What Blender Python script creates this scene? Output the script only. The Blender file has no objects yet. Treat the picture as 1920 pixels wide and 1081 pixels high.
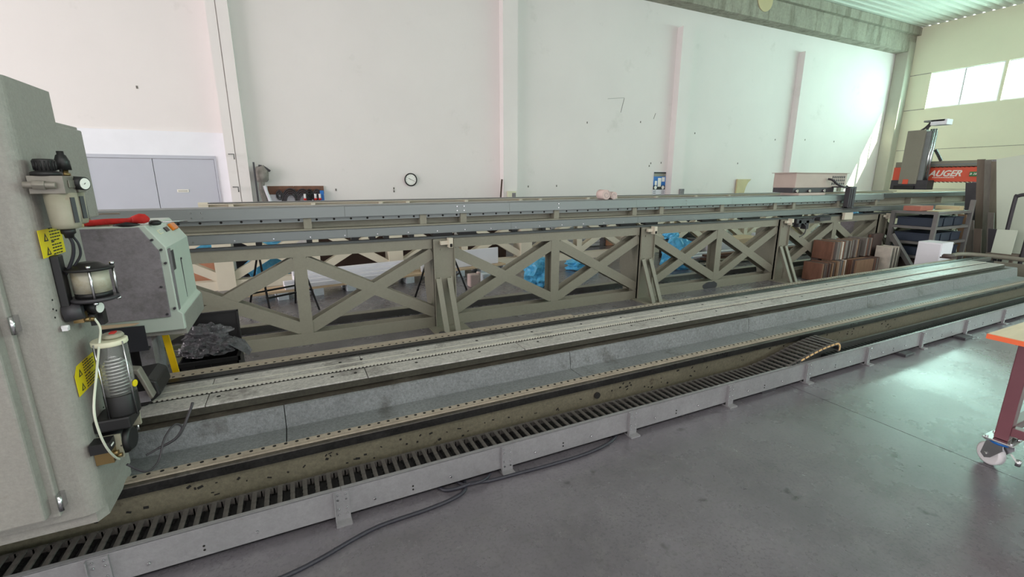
import bpy, bmesh, math, random
from mathutils import Vector, Matrix, noise
random.seed(7)
SC = bpy.context.scene
COL = SC.collection
PI = math.pi

# ------------------------------------------------------------------ camera
PITCH = math.atan(203/850.0); YAW = math.radians(64.3)
cam_d = bpy.data.cameras.new('camera'); cam = bpy.data.objects.new('camera', cam_d); COL.objects.link(cam)
cam_d.sensor_fit = 'HORIZONTAL'; cam_d.sensor_width = 36; cam_d.lens = 850/1920*36
cam.location = (0, 0, 1.6)
cam.rotation_euler = (PI/2-PITCH, 0, YAW-PI/2)
cam_d.clip_start = .02; cam_d.clip_end = 200
SC.camera = cam

# ------------------------------------------------------------------ world, sun, lamps, exposure
SC.view_settings.view_transform = 'Standard'; SC.view_settings.look = 'None'
SC.view_settings.gamma = 1; SC.view_settings.use_curve_mapping = False
SC.view_settings.exposure = 0.45
w = bpy.data.worlds.new('sky'); SC.world = w; w.use_nodes = True
w.node_tree.nodes['Background'].inputs[0].default_value = (.95, .96, 1.0, 1)
w.node_tree.nodes['Background'].inputs[1].default_value = 1.6
def light(name, typ, loc, rot, energy, color, **k):
    d = bpy.data.lights.new(name, typ); d.energy = energy; d.color = color
    for a, b in k.items(): setattr(d, a, b)
    o = bpy.data.objects.new(name, d); COL.objects.link(o); o.location = loc; o.rotation_euler = rot
    return o
sd = Vector((-.54, 1, -.96)).normalized()
light('sun', 'SUN', (30, -10, 20), sd.to_track_quat('-Z', 'Y').to_euler(), 16, (1, .93, .72), angle=.012)
# daylight entering the long window band in the right wall, then two added fill lamps, from the left and from above
light('window_daylight', 'AREA', (20.75, -.5, 4.62), (0, -PI/2-math.pi, 0), 1200, (.68, 1, .95), shape='RECTANGLE', size=1.15, size_y=19)
light('left_fill_light', 'AREA', (-13.9, 2.5, 3.0), (0, -PI/2, 0), 1050, (1, .89, .90), shape='RECTANGLE', size=5.5, size_y=13)  # added warm fill through an assumed, unseen opening at the left end
light('overhead_fill_light', 'AREA', (5, -4.5, 6.6), (0, 0, 0), 500, (1, .97, .95), shape='RECTANGLE', size=16, size_y=3)  # added soft fill from above, behind the camera; no fixtures seen there

# ------------------------------------------------------------------ materials
def lin(c):
    return tuple((x/12.92 if x <= .04045 else ((x+.055)/1.055)**2.4) for x in c)
def srgb(r, g, b): return lin((r/255, g/255, b/255))
def mat(name, col, rough=.6, metal=0, var=.12, scale=4, bump=0, bscale=60, stain=None, sscale=3, samt=.5, sthr=.55, stretch=None, spec=.5, trans=0, ior=1.45, rvar=0, coat=0, grit=0, gscale=90):
    m = bpy.data.materials.new(name); m.use_nodes = True
    nt = m.node_tree; N = nt.nodes; L = nt.links; b = N['Principled BSDF']
    b.inputs['Roughness'].default_value = rough; b.inputs['Metallic'].default_value = metal
    b.inputs['Specular IOR Level'].default_value = spec
    b.inputs['Transmission Weight'].default_value = trans; b.inputs['IOR'].default_value = ior
    b.inputs['Coat Weight'].default_value = coat
    tc = N.new('ShaderNodeTexCoord'); mp = N.new('ShaderNodeMapping'); L.new(tc.outputs['Object'], mp.inputs[0])
    if stretch: mp.inputs['Scale'].default_value = stretch
    n1 = N.new('ShaderNodeTexNoise'); n1.inputs['Scale'].default_value = scale; n1.inputs['Detail'].default_value = 6; n1.inputs['Roughness'].default_value = .6
    L.new(mp.outputs[0], n1.inputs[0])
    r = N.new('ShaderNodeMix'); r.data_type = 'RGBA'
    a = tuple(min(1, c*(1+var)) for c in col); d = tuple(c*(1-var) for c in col)
    r.inputs[6].default_value = (*d, 1); r.inputs[7].default_value = (*a, 1)
    mr = N.new('ShaderNodeMapRange'); mr.inputs[1].default_value = .3; mr.inputs[2].default_value = .7
    L.new(n1.outputs[0], mr.inputs[0]); L.new(mr.outputs[0], r.inputs[0])
    out = r.outputs[2]
    if stain:
        n2 = N.new('ShaderNodeTexNoise'); n2.inputs['Scale'].default_value = sscale; n2.inputs['Detail'].default_value = 8; n2.inputs['Roughness'].default_value = .68
        L.new(mp.outputs[0], n2.inputs[0])
        m2 = N.new('ShaderNodeMapRange'); m2.inputs[1].default_value = sthr; m2.inputs[2].default_value = sthr+.1; m2.inputs[4].default_value = samt
        L.new(n2.outputs[0], m2.inputs[0])
        x = N.new('ShaderNodeMix'); x.data_type = 'RGBA'; L.new(m2.outputs[0], x.inputs[0]); L.new(out, x.inputs[6]); x.inputs[7].default_value = (*stain, 1)
        out = x.outputs[2]
    if grit:
        n4 = N.new('ShaderNodeTexNoise'); n4.inputs['Scale'].default_value = gscale; n4.inputs['Detail'].default_value = 3; n4.inputs['Roughness'].default_value = .8
        L.new(tc.outputs['Object'], n4.inputs[0])
        m5 = N.new('ShaderNodeMapRange'); m5.inputs[1].default_value = .32; m5.inputs[2].default_value = .68; m5.inputs[3].default_value = 1-grit; m5.inputs[4].default_value = 1+grit
        L.new(n4.outputs[0], m5.inputs[0])
        hs = N.new('ShaderNodeHueSaturation'); L.new(out, hs.inputs['Color']); L.new(m5.outputs[0], hs.inputs['Value']); out = hs.outputs[0]
    L.new(out, b.inputs['Base Color'])
    if rvar:
        m3 = N.new('ShaderNodeMapRange'); m3.inputs[1].default_value = .3; m3.inputs[2].default_value = .7
        m3.inputs[3].default_value = max(0, rough-rvar); m3.inputs[4].default_value = min(1, rough+rvar)
        L.new(n1.outputs[0], m3.inputs[0]); L.new(m3.outputs[0], b.inputs['Roughness'])
    if bump:
        n3 = N.new('ShaderNodeTexNoise'); n3.inputs['Scale'].default_value = bscale; n3.inputs['Detail'].default_value = 4
        L.new(mp.outputs[0], n3.inputs[0])
        bp = N.new('ShaderNodeBump'); bp.inputs['Strength'].default_value = bump; bp.inputs['Distance'].default_value = .01
        L.new(n3.outputs[0], bp.inputs['Height']); L.new(bp.outputs[0], b.inputs['Normal'])
    return m
M = {}
M['wall'] = mat('wall_paint', srgb(230, 224, 222), .85, var=.03, scale=.5, stain=srgb(196, 192, 186), sscale=1.2, samt=.3, sthr=.6, bump=.1, bscale=30)
M['wallR'] = mat('right_wall_paint', srgb(226, 224, 200), .85, var=.04, scale=.5, bump=.1, bscale=30)
M['white'] = mat('white_paint', srgb(236, 236, 242), .7, var=.02)
M['conc'] = mat('concrete_beam', srgb(158, 155, 142), .85, var=.12, scale=1.5, stain=srgb(112, 108, 96), sscale=1.1, samt=.6, sthr=.5, stretch=(3, 3, .6), bump=.2, grit=.12, gscale=14)
M['column_grey'] = mat('corner_column_paint', srgb(176, 176, 162), .75, var=.06, scale=1)
M['ceil'] = mat('ceiling_steel', srgb(205, 210, 200), .55, var=.04, scale=1)
M['door'] = mat('grey_door_paint', srgb(188, 190, 200), .55, var=.03, scale=1)
M['cream'] = mat('cream_steel_paint', srgb(136, 133, 119), .5, var=.06, scale=2, stain=srgb(128, 120, 102), sscale=5, samt=.4, sthr=.62, grit=.05, gscale=40)
M['creamf'] = mat('pale_cream_steel_paint', srgb(212, 204, 186), .5, var=.04, scale=2)
M['green'] = mat('machine_paint', srgb(146, 143, 137), .5, var=.07, scale=3, stain=srgb(120, 112, 98), sscale=6, samt=.35, sthr=.6, bump=.15, bscale=120, grit=.09, gscale=70)
M['mint'] = mat('mint_enamel', srgb(188, 198, 188), .4, var=.03, scale=3, stain=srgb(120, 116, 104), sscale=8, samt=.3, sthr=.64)
M['boxgrey'] = mat('worn_grey_panel', srgb(134, 128, 133), .6, var=.16, scale=5, stain=srgb(105, 100, 100), sscale=4, samt=.6, sthr=.52, rvar=.12, grit=.14, gscale=30)
M['silver'] = mat('galvanised_sheet', srgb(126, 131, 131), .42, metal=.5, var=.07, scale=3, stretch=(.3, 3, 3), rvar=.1)
M['silverd'] = mat('dull_steel', srgb(84, 87, 87), .5, metal=.5, var=.1, scale=5, stretch=(.3, 3, 3))
M['galv'] = mat('aluminium_tray', srgb(146, 145, 147), .45, metal=.35, var=.08, scale=6, stain=srgb(120, 110, 98), sscale=7, samt=.5, sthr=.66, bump=.1, grit=.08, gscale=40)
M['darkrail'] = mat('oily_steel_rail', srgb(34, 33, 32), .35, metal=.3, var=.25, scale=8, rvar=.12, grit=.5, gscale=60)
M['rail'] = mat('grey_rail', srgb(100, 100, 98), .35, metal=.5, var=.15, scale=8)
M['bed'] = mat('mineral_cast_bed', srgb(116, 119, 120), .4, var=.14, scale=3, stain=srgb(70, 68, 64), sscale=4.2, samt=.6, sthr=.56, bump=.25, bscale=150, rvar=.12, grit=.28, gscale=60)
M['slab'] = mat('bed_top_slab', srgb(168, 165, 160), .36, var=.14, scale=4, stain=srgb(84, 80, 74), sscale=3.2, samt=.7, sthr=.57, bump=.12, bscale=160, rvar=.12, grit=.3, gscale=50)
M['grease_shade'] = mat('grease_and_ledge_shade', srgb(62, 57, 50), .5, var=.35, scale=5, stain=srgb(110, 106, 98), sscale=3, samt=.6, sthr=.6, grit=.4, gscale=30)  # ledge shadow painted as dark colour; the strips use it as grease
M['rackpale'] = mat('pale_rack_strip', srgb(196, 193, 182), .45, metal=.2, var=.08, scale=8)
M['slabface'] = mat('slab_edge', srgb(54, 52, 43), .55, var=.2, scale=6, grit=.3, gscale=50)  # brown slab face, colour darkened further to carry the shadow at the ledge
M['olive'] = mat('olive_casting_paint', srgb(100, 95, 80), .45, var=.16, scale=2.5, stain=srgb(46, 38, 28), sscale=11, samt=.9, sthr=.63, bump=.12, bscale=90, grit=.2, gscale=45)
M['beige'] = mat('beige_strip', srgb(158, 147, 132), .5, var=.1, scale=6, stain=srgb(120, 108, 90), sscale=5, samt=.5, sthr=.6, grit=.15, gscale=40)
M['hole'] = mat('dark_hole', srgb(22, 20, 18), .8, var=.1)
M['chain'] = mat('black_plastic_chain', srgb(84, 80, 77), .5, var=.25, scale=20, bump=.1, grit=.2, gscale=60)
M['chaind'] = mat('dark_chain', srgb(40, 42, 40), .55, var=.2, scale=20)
M['link_tan'] = mat('tan_link_insert', srgb(220, 182, 130), .5, var=.05)
M['black'] = mat('black_plastic', srgb(30, 29, 30), .45, var=.15, scale=10)
M['rubber'] = mat('black_rubber', srgb(44, 44, 50), .6, var=.1)
M['dark'] = mat('dark_steel', srgb(70, 68, 72), .5, metal=.3, var=.15)
M['chrome'] = mat('chrome', srgb(205, 205, 208), .2, metal=1, var=.03)
M['brass'] = mat('brass', srgb(138, 116, 78), .35, metal=.8, var=.1)
M['alu'] = mat('cast_aluminium', srgb(136, 131, 122), .45, metal=.35, var=.12, scale=20)
M['bowl'] = mat('bowl_plastic', srgb(154, 150, 132), .4, var=.08, scale=15, stain=srgb(150, 110, 98), sscale=12, samt=.5, sthr=.6)
M['clear'] = mat('clear_acrylic', (.92, .93, .9), .08, trans=.9, var=.01, ior=1.25)
M['cloudy'] = mat('cloudy_reservoir', srgb(170, 166, 150), .3, var=.08, scale=6, stain=srgb(130, 112, 66), sscale=5, samt=.5, sthr=.55)
M['yellow'] = mat('yellow_label', srgb(226, 204, 20), .5, var=.04)
M['yellowbar'] = mat('yellow_enamel', srgb(236, 190, 20), .45, var=.06, scale=6)
M['ivory'] = mat('ivory_plastic', srgb(218, 216, 190), .45, var=.04)
M['red'] = mat('red_fabric', srgb(190, 40, 36), .8, var=.15, scale=30, bump=.3)
M['orange'] = mat('orange_lens', srgb(222, 120, 20), .3, var=.1)
M['blue'] = mat('blue_plastic_film', srgb(96, 190, 240), .3, var=.2, scale=12, stain=srgb(150, 205, 230), sscale=6, samt=.5, sthr=.58, bump=.5, bscale=14)
M['plastic'] = mat('crumpled_film', srgb(128, 126, 130), .08, trans=.55, var=.35, scale=18, bump=.8, bscale=22, ior=1.3)
M['whiteb'] = mat('white_board', srgb(226, 224, 232), .45, var=.03)
M['pallet'] = mat('pallet_wood', srgb(206, 180, 150), .75, var=.12, scale=8, stretch=(.5, 4, 4))
M['foam'] = mat('pale_blue_block', srgb(206, 214, 222), .7, var=.08, scale=20)
M['ply'] = mat('orange_plywood', srgb(222, 160, 128), .7, var=.06, scale=2)
M['brown'] = mat('dark_brown_panel', srgb(78, 58, 50), .6, var=.15, scale=3)
M['wood1'] = mat('reddish_board', srgb(118, 82, 66), .7, var=.18, scale=6, stretch=(3, 3, .6))
M['wood2'] = mat('tan_board', srgb(138, 110, 88), .7, var=.16, scale=6, stretch=(3, 3, .6))
M['wood3'] = mat('grey_board', srgb(122, 116, 110), .7, var=.16, scale=6, stretch=(3, 3, .6))
M['wood4'] = mat('whitish_board', srgb(200, 192, 180), .7, var=.16, scale=9)
M['wood5'] = mat('dark_board', srgb(84, 70, 66), .7, var=.16, scale=6)
M['redpaint'] = mat('red_gantry_paint', srgb(226, 92, 66), .4, var=.04)
M['gbadge'] = mat('green_badge', srgb(50, 120, 70), .5, var=.05)
M['lettering'] = mat('white_lettering', srgb(240, 236, 226), .5, var=.01)
M['maroon'] = mat('maroon_enamel', srgb(112, 68, 76), .4, var=.08, scale=5, stain=srgb(160, 130, 130), sscale=10, samt=.4, sthr=.66)
M['cartwood'] = mat('cart_plywood', srgb(188, 170, 138), .6, var=.1, scale=5, stretch=(.6, 4, 4))
M['cartedge'] = mat('orange_edge', srgb(232, 106, 60), .5, var=.05)
M['wheel'] = mat('white_nylon', srgb(222, 220, 222), .35, var=.03)
M['bluep'] = mat('blue_enamel', srgb(36, 110, 190), .4, var=.05)
M['rackbin'] = mat('dark_blue_bin', srgb(48, 58, 74), .5, var=.1)
M['rackst'] = mat('rack_steel', srgb(120, 118, 116), .5, metal=.3, var=.12)
M['plank'] = mat('brown_grey_plank', srgb(116, 104, 94), .75, var=.15, scale=4, stretch=(3, 3, .4))
M['panelg'] = mat('pale_green_panel', srgb(206, 216, 198), .55, var=.03, scale=1)
M['carton'] = mat('faded_carton', srgb(176, 112, 96), .7, var=.1)
M['mach'] = mat('beige_machine_cover', srgb(184, 168, 158), .5, var=.05)
M['mdf'] = mat('mdf_board', srgb(200, 186, 148), .7, var=.06)
M['hose'] = mat('dark_hose', srgb(58, 54, 58), .5, var=.15)
M['bagcloth'] = mat('grey_worn_cloth', srgb(140, 134, 128), .85, var=.22, scale=14, bump=.5, bscale=20)
M['pink'] = mat('pinkish_foam', srgb(206, 186, 180), .9, var=.05)
M['cable'] = mat('grey_cable', srgb(46, 46, 54), .45, var=.1)
M['tube'] = mat('white_tube', srgb(205, 208, 190), .35, var=.05)
M['face'] = mat('white_dial', srgb(238, 238, 232), .4, var=.01)
M['mark'] = mat('graphite_mark', srgb(110, 106, 100), .9, var=.1)
# window glass: clear pane with a faint sheen
def glass():
    m = bpy.data.materials.new('window_glass'); m.use_nodes = True; nt = m.node_tree; N = nt.nodes; L = nt.links
    N.remove(N['Principled BSDF']); t = N.new('ShaderNodeBsdfTransparent'); g = N.new('ShaderNodeBsdfGlossy'); g.inputs['Roughness'].default_value = .05
    t.inputs[0].default_value = (.93, 1, .96, 1)
    mx = N.new('ShaderNodeMixShader'); mx.inputs[0].default_value = .06
    L.new(t.outputs[0], mx.inputs[1]); L.new(g.outputs[0], mx.inputs[2]); L.new(mx.outputs[0], N['Material Output'].inputs[0]); return m
M['glass'] = glass()
# floor: power-floated concrete, mottled, half glossy
def floor_mat():
    m = bpy.data.materials.new('floated_concrete'); m.use_nodes = True; nt = m.node_tree; N = nt.nodes; L = nt.links; b = N['Principled BSDF']
    tc = N.new('ShaderNodeTexCoord')
    def nz(sc, det=8, ro=.65, vec=None):
        n = N.new('ShaderNodeTexNoise'); n.inputs['Scale'].default_value = sc; n.inputs['Detail'].default_value = det; n.inputs['Roughness'].default_value = ro
        L.new(vec or tc.outputs['Object'], n.inputs[0]); return n
    def rng(n, a, bb, c=0, d=1):
        r = N.new('ShaderNodeMapRange'); r.inputs[1].default_value = a; r.inputs[2].default_value = bb; r.inputs[3].default_value = c; r.inputs[4].default_value = d
        L.new(n.outputs[0], r.inputs[0]); return r.outputs[0]
    def mix(f, a, c):
        x = N.new('ShaderNodeMix'); x.data_type = 'RGBA'; L.new(f, x.inputs[0])
        if isinstance(a, tuple): x.inputs[6].default_value = (*a, 1)
        else: L.new(a, x.inputs[6])
        x.inputs[7].default_value = (*c, 1); return x.outputs[2]
    c = mix(rng(nz(1.3), .3, .7), srgb(93, 89, 95), srgb(117, 113, 119))
    c = mix(rng(nz(9), .5, .8, 0, .4), c, srgb(126, 124, 123))
    c = mix(rng(nz(3.1), .52, .78, 0, .5), c, srgb(74, 72, 73))
    c = mix(rng(nz(5.3, 3), .66, .74, 0, .7), c, srgb(52, 50, 50))
    c = mix(rng(nz(60, 3), .35, .5, .4, 0), c, srgb(70, 70, 72))
    mp = N.new('ShaderNodeMapping'); mp.inputs['Rotation'].default_value = (0, 0, .6); mp.inputs['Scale'].default_value = (.5, 9, 1); L.new(tc.outputs['Object'], mp.inputs[0])
    c = mix(rng(nz(2.2, 6, .7, mp.outputs[0]), .58, .76, 0, .3), c, srgb(86, 84, 85))
    L.new(c, b.inputs['Base Color'])
    L.new(rng(nz(1.7), .3, .7, .21, .34), b.inputs['Roughness'])
    b.inputs['Specular IOR Level'].default_value = 1.0
    bp = N.new('ShaderNodeBump'); bp.inputs['Strength'].default_value = .12; bp.inputs['Distance'].default_value = .01
    L.new(nz(3.5, 3).outputs[0], bp.inputs['Height']); L.new(bp.outputs[0], b.inputs['Normal'])
    return m
M['floor'] = floor_mat()

# ------------------------------------------------------------------ mesh builder
class MB:
    def __init__(s): s.v = []; s.f = []; s.mi = []; s.sm = []; s.cur = 0; s.mats = []
    def use(s, key):
        if key not in s.mats: s.mats.append(key)
        s.cur = s.mats.index(key); return s
    def add(s, vs, fs, smooth=False):
        o = len(s.v); s.v += [tuple(p) for p in vs]
        for f in fs: s.f.append(tuple(i+o for i in f)); s.mi.append(s.cur); s.sm.append(smooth)
        return s
    def box(s, a, b, m=None):
        x0, y0, z0 = a; x1, y1, z1 = b
        vs = [Vector(p) for p in ((x0,y0,z0),(x1,y0,z0),(x1,y1,z0),(x0,y1,z0),(x0,y0,z1),(x1,y0,z1),(x1,y1,z1),(x0,y1,z1))]
        if m: vs = [m @ p for p in vs]
        return s.add(vs, [(0,3,2,1),(4,5,6,7),(0,1,5,4),(1,2,6,5),(2,3,7,6),(3,0,4,7)])
    def cbox(s, c, d, m=None):
        h = [x/2 for x in d]
        return s.box([c[i]-h[i] for i in range(3)], [c[i]+h[i] for i in range(3)], m)
    def bar(s, p, q, wd, dp, side=(0, 1, 0)):
        """box from p to q, wd measured across, dp along 'side'"""
        p = Vector(p); q = Vector(q); d = (q-p).normalized(); sd_ = Vector(side); sd_ = (sd_-d*sd_.dot(d)).normalized(); u = d.cross(sd_)
        vs = []
        for c in (p, q):
            for a, b in ((-1,-1),(1,-1),(1,1),(-1,1)): vs.append(c+u*a*wd/2+sd_*b*dp/2)
        return s.add(vs, [(3,2,1,0),(4,5,6,7),(0,1,5,4),(1,2,6,5),(2,3,7,6),(3,0,4,7)])
    def cyl(s, p, q, r, r2=None, n=16, cap=True):
        p = Vector(p); q = Vector(q); d = (q-p).normalized(); r2 = r if r2 is None else r2
        a = Vector((0, 0, 1)) if abs(d.z) < .9 else Vector((1, 0, 0)); u = d.cross(a).normalized(); v = d.cross(u)
        vs = []
        for c, rr in ((p, r), (q, r2)):
            for i in range(n): t = 2*PI*i/n; vs.append(c+(u*math.cos(t)+v*math.sin(t))*rr)
        s.add(vs, [(i, (i+1) % n, n+(i+1) % n, n+i) for i in range(n)], True)
        if cap: s.add(vs, [tuple(range(n))[::-1], tuple(range(n, 2*n))])
        return s
    def lathe(s, c, prof, n=20, axis=(0, 0, 1)):
        d = Vector(axis).normalized(); a = Vector((0, 0, 1)) if abs(d.z) < .9 else Vector((1, 0, 0)); u = d.cross(a).normalized(); v = d.cross(u); c = Vector(c)
        vs = []
        for r, h in prof:
            for i in range(n): t = 2*PI*i/n; vs.append(c+d*h+(u*math.cos(t)+v*math.sin(t))*r)
        fs = [(k*n+i, k*n+(i+1) % n, (k+1)*n+(i+1) % n, (k+1)*n+i) for k in range(len(prof)-1) for i in range(n)]
        s.add(vs, fs, True); s.add(vs[:n], [tuple(range(n))[::-1]]); s.add(vs[-n:], [tuple(range(n))]); return s
    def tube(s, pts, r, n=8, closed=False):
        P_ = [Vector(p) for p in pts]; m = len(P_); vs = []; u = None
        for i, p in enumerate(P_):
            d = (P_[(i+1) % m]-P_[i-1]) if closed else (P_[min(i+1, m-1)]-P_[max(i-1, 0)])
            d.normalize()
            if u is None:
                a = Vector((0, 0, 1)) if abs(d.z) < .9 else Vector((1, 0, 0)); u = d.cross(a).normalized()
            u = (u-d*u.dot(d)).normalized(); v = d.cross(u)
            for k in range(n): t = 2*PI*k/n; vs.append(p+(u*math.cos(t)+v*math.sin(t))*r)
        rng_ = range(m if closed else m-1)
        fs = [(i*n+k, i*n+(k+1) % n, ((i+1) % m)*n+(k+1) % n, ((i+1) % m)*n+k) for i in rng_ for k in range(n)]
        s.add(vs, fs, True)
        if not closed: s.add(vs[:n], [tuple(range(n))[::-1]]); s.add(vs[-n:], [tuple(range(n))])
        return s
    def prism(s, poly, a, b, plane='YZ'):
        """polygon (2-D) extruded between a and b along the remaining axis"""
        def P3(p, t): return {'YZ': (t, p[0], p[1]), 'XZ': (p[0], t, p[1]), 'XY': (p[0], p[1], t)}[plane]
        n = len(poly); vs = [P3(p, a) for p in poly]+[P3(p, b) for p in poly]
        return s.add(vs, [tuple(range(n)), tuple(range(n, 2*n))[::-1]]+[(i, n+i, n+(i+1) % n, (i+1) % n) for i in range(n)])
    def build(s, name, m=None, parent=None, bevel=0, seg=2, loc=None, fix=True):
        me = bpy.data.meshes.new(name); me.from_pydata(s.v, [], s.f); me.validate()
        keys = s.mats or [m]
        if s.mats and m and m not in s.mats and 0: pass
        for k in keys: me.materials.append(M[k or m])
        if len(me.polygons) == len(s.f):
            for p_, i, sm_ in zip(me.polygons, s.mi, s.sm): p_.material_index = i; p_.use_smooth = sm_
        if fix:
            bm = bmesh.new(); bm.from_mesh(me); bmesh.ops.remove_doubles(bm, verts=bm.verts, dist=1e-6); bmesh.ops.recalc_face_normals(bm, faces=bm.faces); bm.to_mesh(me); bm.free()
        o = bpy.data.objects.new(name, me); COL.objects.link(o)
        if parent: o.parent = parent; o.matrix_parent_inverse = parent.matrix_basis.inverted()
        if loc: o.location = loc
        if bevel:
            b = o.modifiers.new('bevel', 'BEVEL'); b.width = bevel; b.segments = seg; b.limit_method = 'ANGLE'; b.angle_limit = .7
        return o
def tag(o, label=None, cat=None, group=None, kind=None):
    if label: o['label'] = label
    if cat: o['category'] = cat
    if group: o['group'] = group
    if kind: o['kind'] = kind
    return o
def thing(name, loc, label, cat, group=None, kind=None, rz=0):
    o = bpy.data.objects.new(name, None); COL.objects.link(o); o.location = loc; o.rotation_euler = (0, 0, rz); o.empty_display_size = .1
    return tag(o, label, cat, group, kind)
def struct(o, label=None): o['kind'] = 'structure'; (label and o.__setitem__('label', label)); return o
def copy_part(src, name, parent, loc, rot=None):
    c = src.copy(); COL.objects.link(c); c.parent = parent; c.matrix_parent_inverse = parent.matrix_basis.inverted() if parent else Matrix()
    c.location = loc
    if rot: c.rotation_euler = rot
    return c
def blob(mb, c, d, seed, amp=.35, sub=3, fr=2.2, flat=True):
    bm = bmesh.new(); bmesh.ops.create_icosphere(bm, subdivisions=sub, radius=1)
    for v in bm.verts:
        n = noise.noise(v.co*fr+Vector((seed*3.7, seed, 0)))+.5*abs(noise.noise(v.co*fr*2.6+Vector((0, seed*2.1, 5))))
        v.co *= 1+amp*n
        v.co.x = c[0]+v.co.x*d[0]; v.co.y = c[1]+v.co.y*d[1]; v.co.z = max(c[2]+v.co.z*d[2], c[2]-d[2]*.8)
    vs = [v.co.copy() for v in bm.verts]; fs = [tuple(q.index for q in f.verts) for f in bm.faces]; bm.free()
    mb.add(vs, fs, not flat); return mb
def spline(pts, k=8):
    P_ = [Vector(p) for p in pts]; P_ = [P_[0]]+P_+[P_[-1]]; out = []
    for i in range(1, len(P_)-2):
        a, b, c, d = P_[i-1:i+3]
        for j in range(k):
            t = j/k; out.append(.5*((2*b)+(c-a)*t+(2*a-5*b+4*c-d)*t*t+(3*b-a-3*c+d)*t**3))
    out.append(P_[-1]); return out

# ------------------------------------------------------------------ THE SETTING
XR, YW, ZC = 20.4, 10.0, 6.75
# floor slabs with real joints
fl = struct(MB().box((-14, -12, -.25), (XR+.2, YW+.2, -.02)).build('floor', 'hole'))
xs = [-14, -6.94, -1.74, 3.46, 8.66, 13.86, XR]; ys = [-12, -3.6, YW]
for i in range(len(xs)-1):
    for j in range(len(ys)-1):
        MB().box((xs[i]+.003, ys[j]+.003, -.02), (xs[i+1]-.003, ys[j+1]-.003, 0)).build('floor_slab', 'floor', fl)
# rear wall
wr = MB().use('wall'); wr.box((-14, YW, 0), (XR, YW+.2, ZC)); wall_rear = struct(wr.build('wall_rear'))
# whiter infill wall around the double door, left of the first column
dw = MB().use('white')
dw.box((-14, 9.97, 2.02), (-.95, YW, 2.42)); dw.box((-14, 9.97, 0), (-2.98, YW, 2.02)); dw.box((-1.13, 9.97, 0), (-.95, YW, 2.02)); dw.build('white_infill', 'white', wall_rear)
door = thing('door_1', (-2.06, 9.96, 0), 'grey double leaf steel door in the rear wall, left of the first column', None, kind='structure')
f = MB(); f.box((-2.98, 9.95, 1.965), (-1.13, 9.99, 2.02)); f.box((-1.16, 9.95, 0), (-1.13, 9.99, 1.965)); f.box((-2.98, 9.95, 0), (-2.95, 9.99, 1.965)); f.build('door_frame', 'door', door)
for x0, x1 in ((-2.945, -2.068), (-2.058, -1.165)):
    MB().box((x0, 9.965, .01), (x1, 9.995, 1.96)).build('door_leaf', 'door', door, bevel=.003)
sgn = MB().use('lettering').box((-1.78, 9.955, 1.39), (-1.61, 9.965, 1.44)).use('rail')
for k in range(2): sgn.box((-1.765, 9.9535, 1.402+k*.017), (-1.625, 9.955, 1.409+k*.017))
sgn.build('door_sign', None, door)
# columns on the rear wall
def column(n, x0, x1, top, d=.2, groove=None):
    mb = MB()
    if groove: mb.box((x0, YW-d, 0), (groove-.008, YW, top)); mb.box((groove+.008, YW-d, 0), (x1, YW, top)); mb.box((groove-.008, YW-d+.03, 0), (groove+.008, YW, top))
    else: mb.box((x0, YW-d, 0), (x1, YW, top))
    return struct(mb.build('trim_%d' % n, 'wall'))
column(1, -.95, -.62, ZC, .2, -.80)
column(2, 4.50, 4.86, ZC, .2)
column(3, 9.66, 10.06, 5.50, .2)
column(4, 14.72, 15.1, 5.45, .2)
# corner column (steel grey) and its base
struct(MB().box((20.02, 9.6, 0), (20.4, 10, 6.3)).build('trim_5', 'column_grey', bevel=.03))
# coat hooks on the first column
for z in (2.05, 1.48):
    o = MB(); o.tube([(-.90, 9.80, z), (-.90, 9.72, z), (-.82, 9.72, z), (-.82, 9.72, z-.09)], .009, 6)
    tag(o.build('wall_bracket', 'rail'), 'small bent %s wire bracket on the first wall column' % ('upper' if z > 2 else 'lower'), 'bracket')
# concrete beam above the rear wall
bm_ = MB(); bm_.box((-14, 9.62, 5.97), (XR, YW+.1, ZC)); bm_.box((-14, 9.5, 6.5), (XR, 9.62, ZC)); struct(bm_.build('trim_6', 'conc'))
tag(MB().cyl((12.4, 9.60, 6.45), (12.4, 9.63, 6.45), .3, n=28).build('round_cover', 'mdf'), 'round tan patch on the concrete beam at the top of the photo', 'cover plate')
# right wall with a band of windows
wz0, wz1 = 4.03, 5.2
wy = [8.98]; panes = []
while wy[-1] > -9:
    y = wy[-1]; panes.append((y-.88, y)); panes.append((y-1.81, y-.93)); wy.append(y-1.95)
rw = MB()
rw.box((XR, -12, 0), (XR+.1, YW+.1, wz0)); rw.box((XR, -12, wz1), (XR+.1, YW+.1, ZC)); rw.box((XR, 8.98, wz0), (XR+.1, YW+.1, wz1)); rw.box((XR, -12, wz0), (XR+.1, panes[-1][0], wz1))
wall_right = struct(rw.build('wall_right', 'wallR'))
j = MB()
for z in (wz0, wz1): j.box((XR-.012, 9.0, z-.012), (XR, 9.6, z+.012))
for z in (1.3, 2.65): j.box((XR-.006, -12, z-.008), (XR, 9.6, z+.008))
j.build('panel_joint', 'conc', wall_right)
for i, (a, b) in enumerate(panes):
    wn = struct(MB().box((XR+.03, a-.035, wz0), (XR+.08, a, wz1)).box((XR+.03, b, wz0), (XR+.08, b+.02, wz1)).box((XR+.03, a, wz0), (XR+.08, b, wz0+.035)).box((XR+.03, a, wz1-.035), (XR+.08, b, wz1)).build('window_%d' % (i+1), 'white'))
    if i % 2: MB().box((XR, a-.11, wz0), (XR+.08, a-.035, wz1)).build('mullion', 'wallR', wn)
    MB().box((XR+.05, a, wz0+.035), (XR+.056, b, wz1-.035)).build('pane', 'glass', wn)
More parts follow.
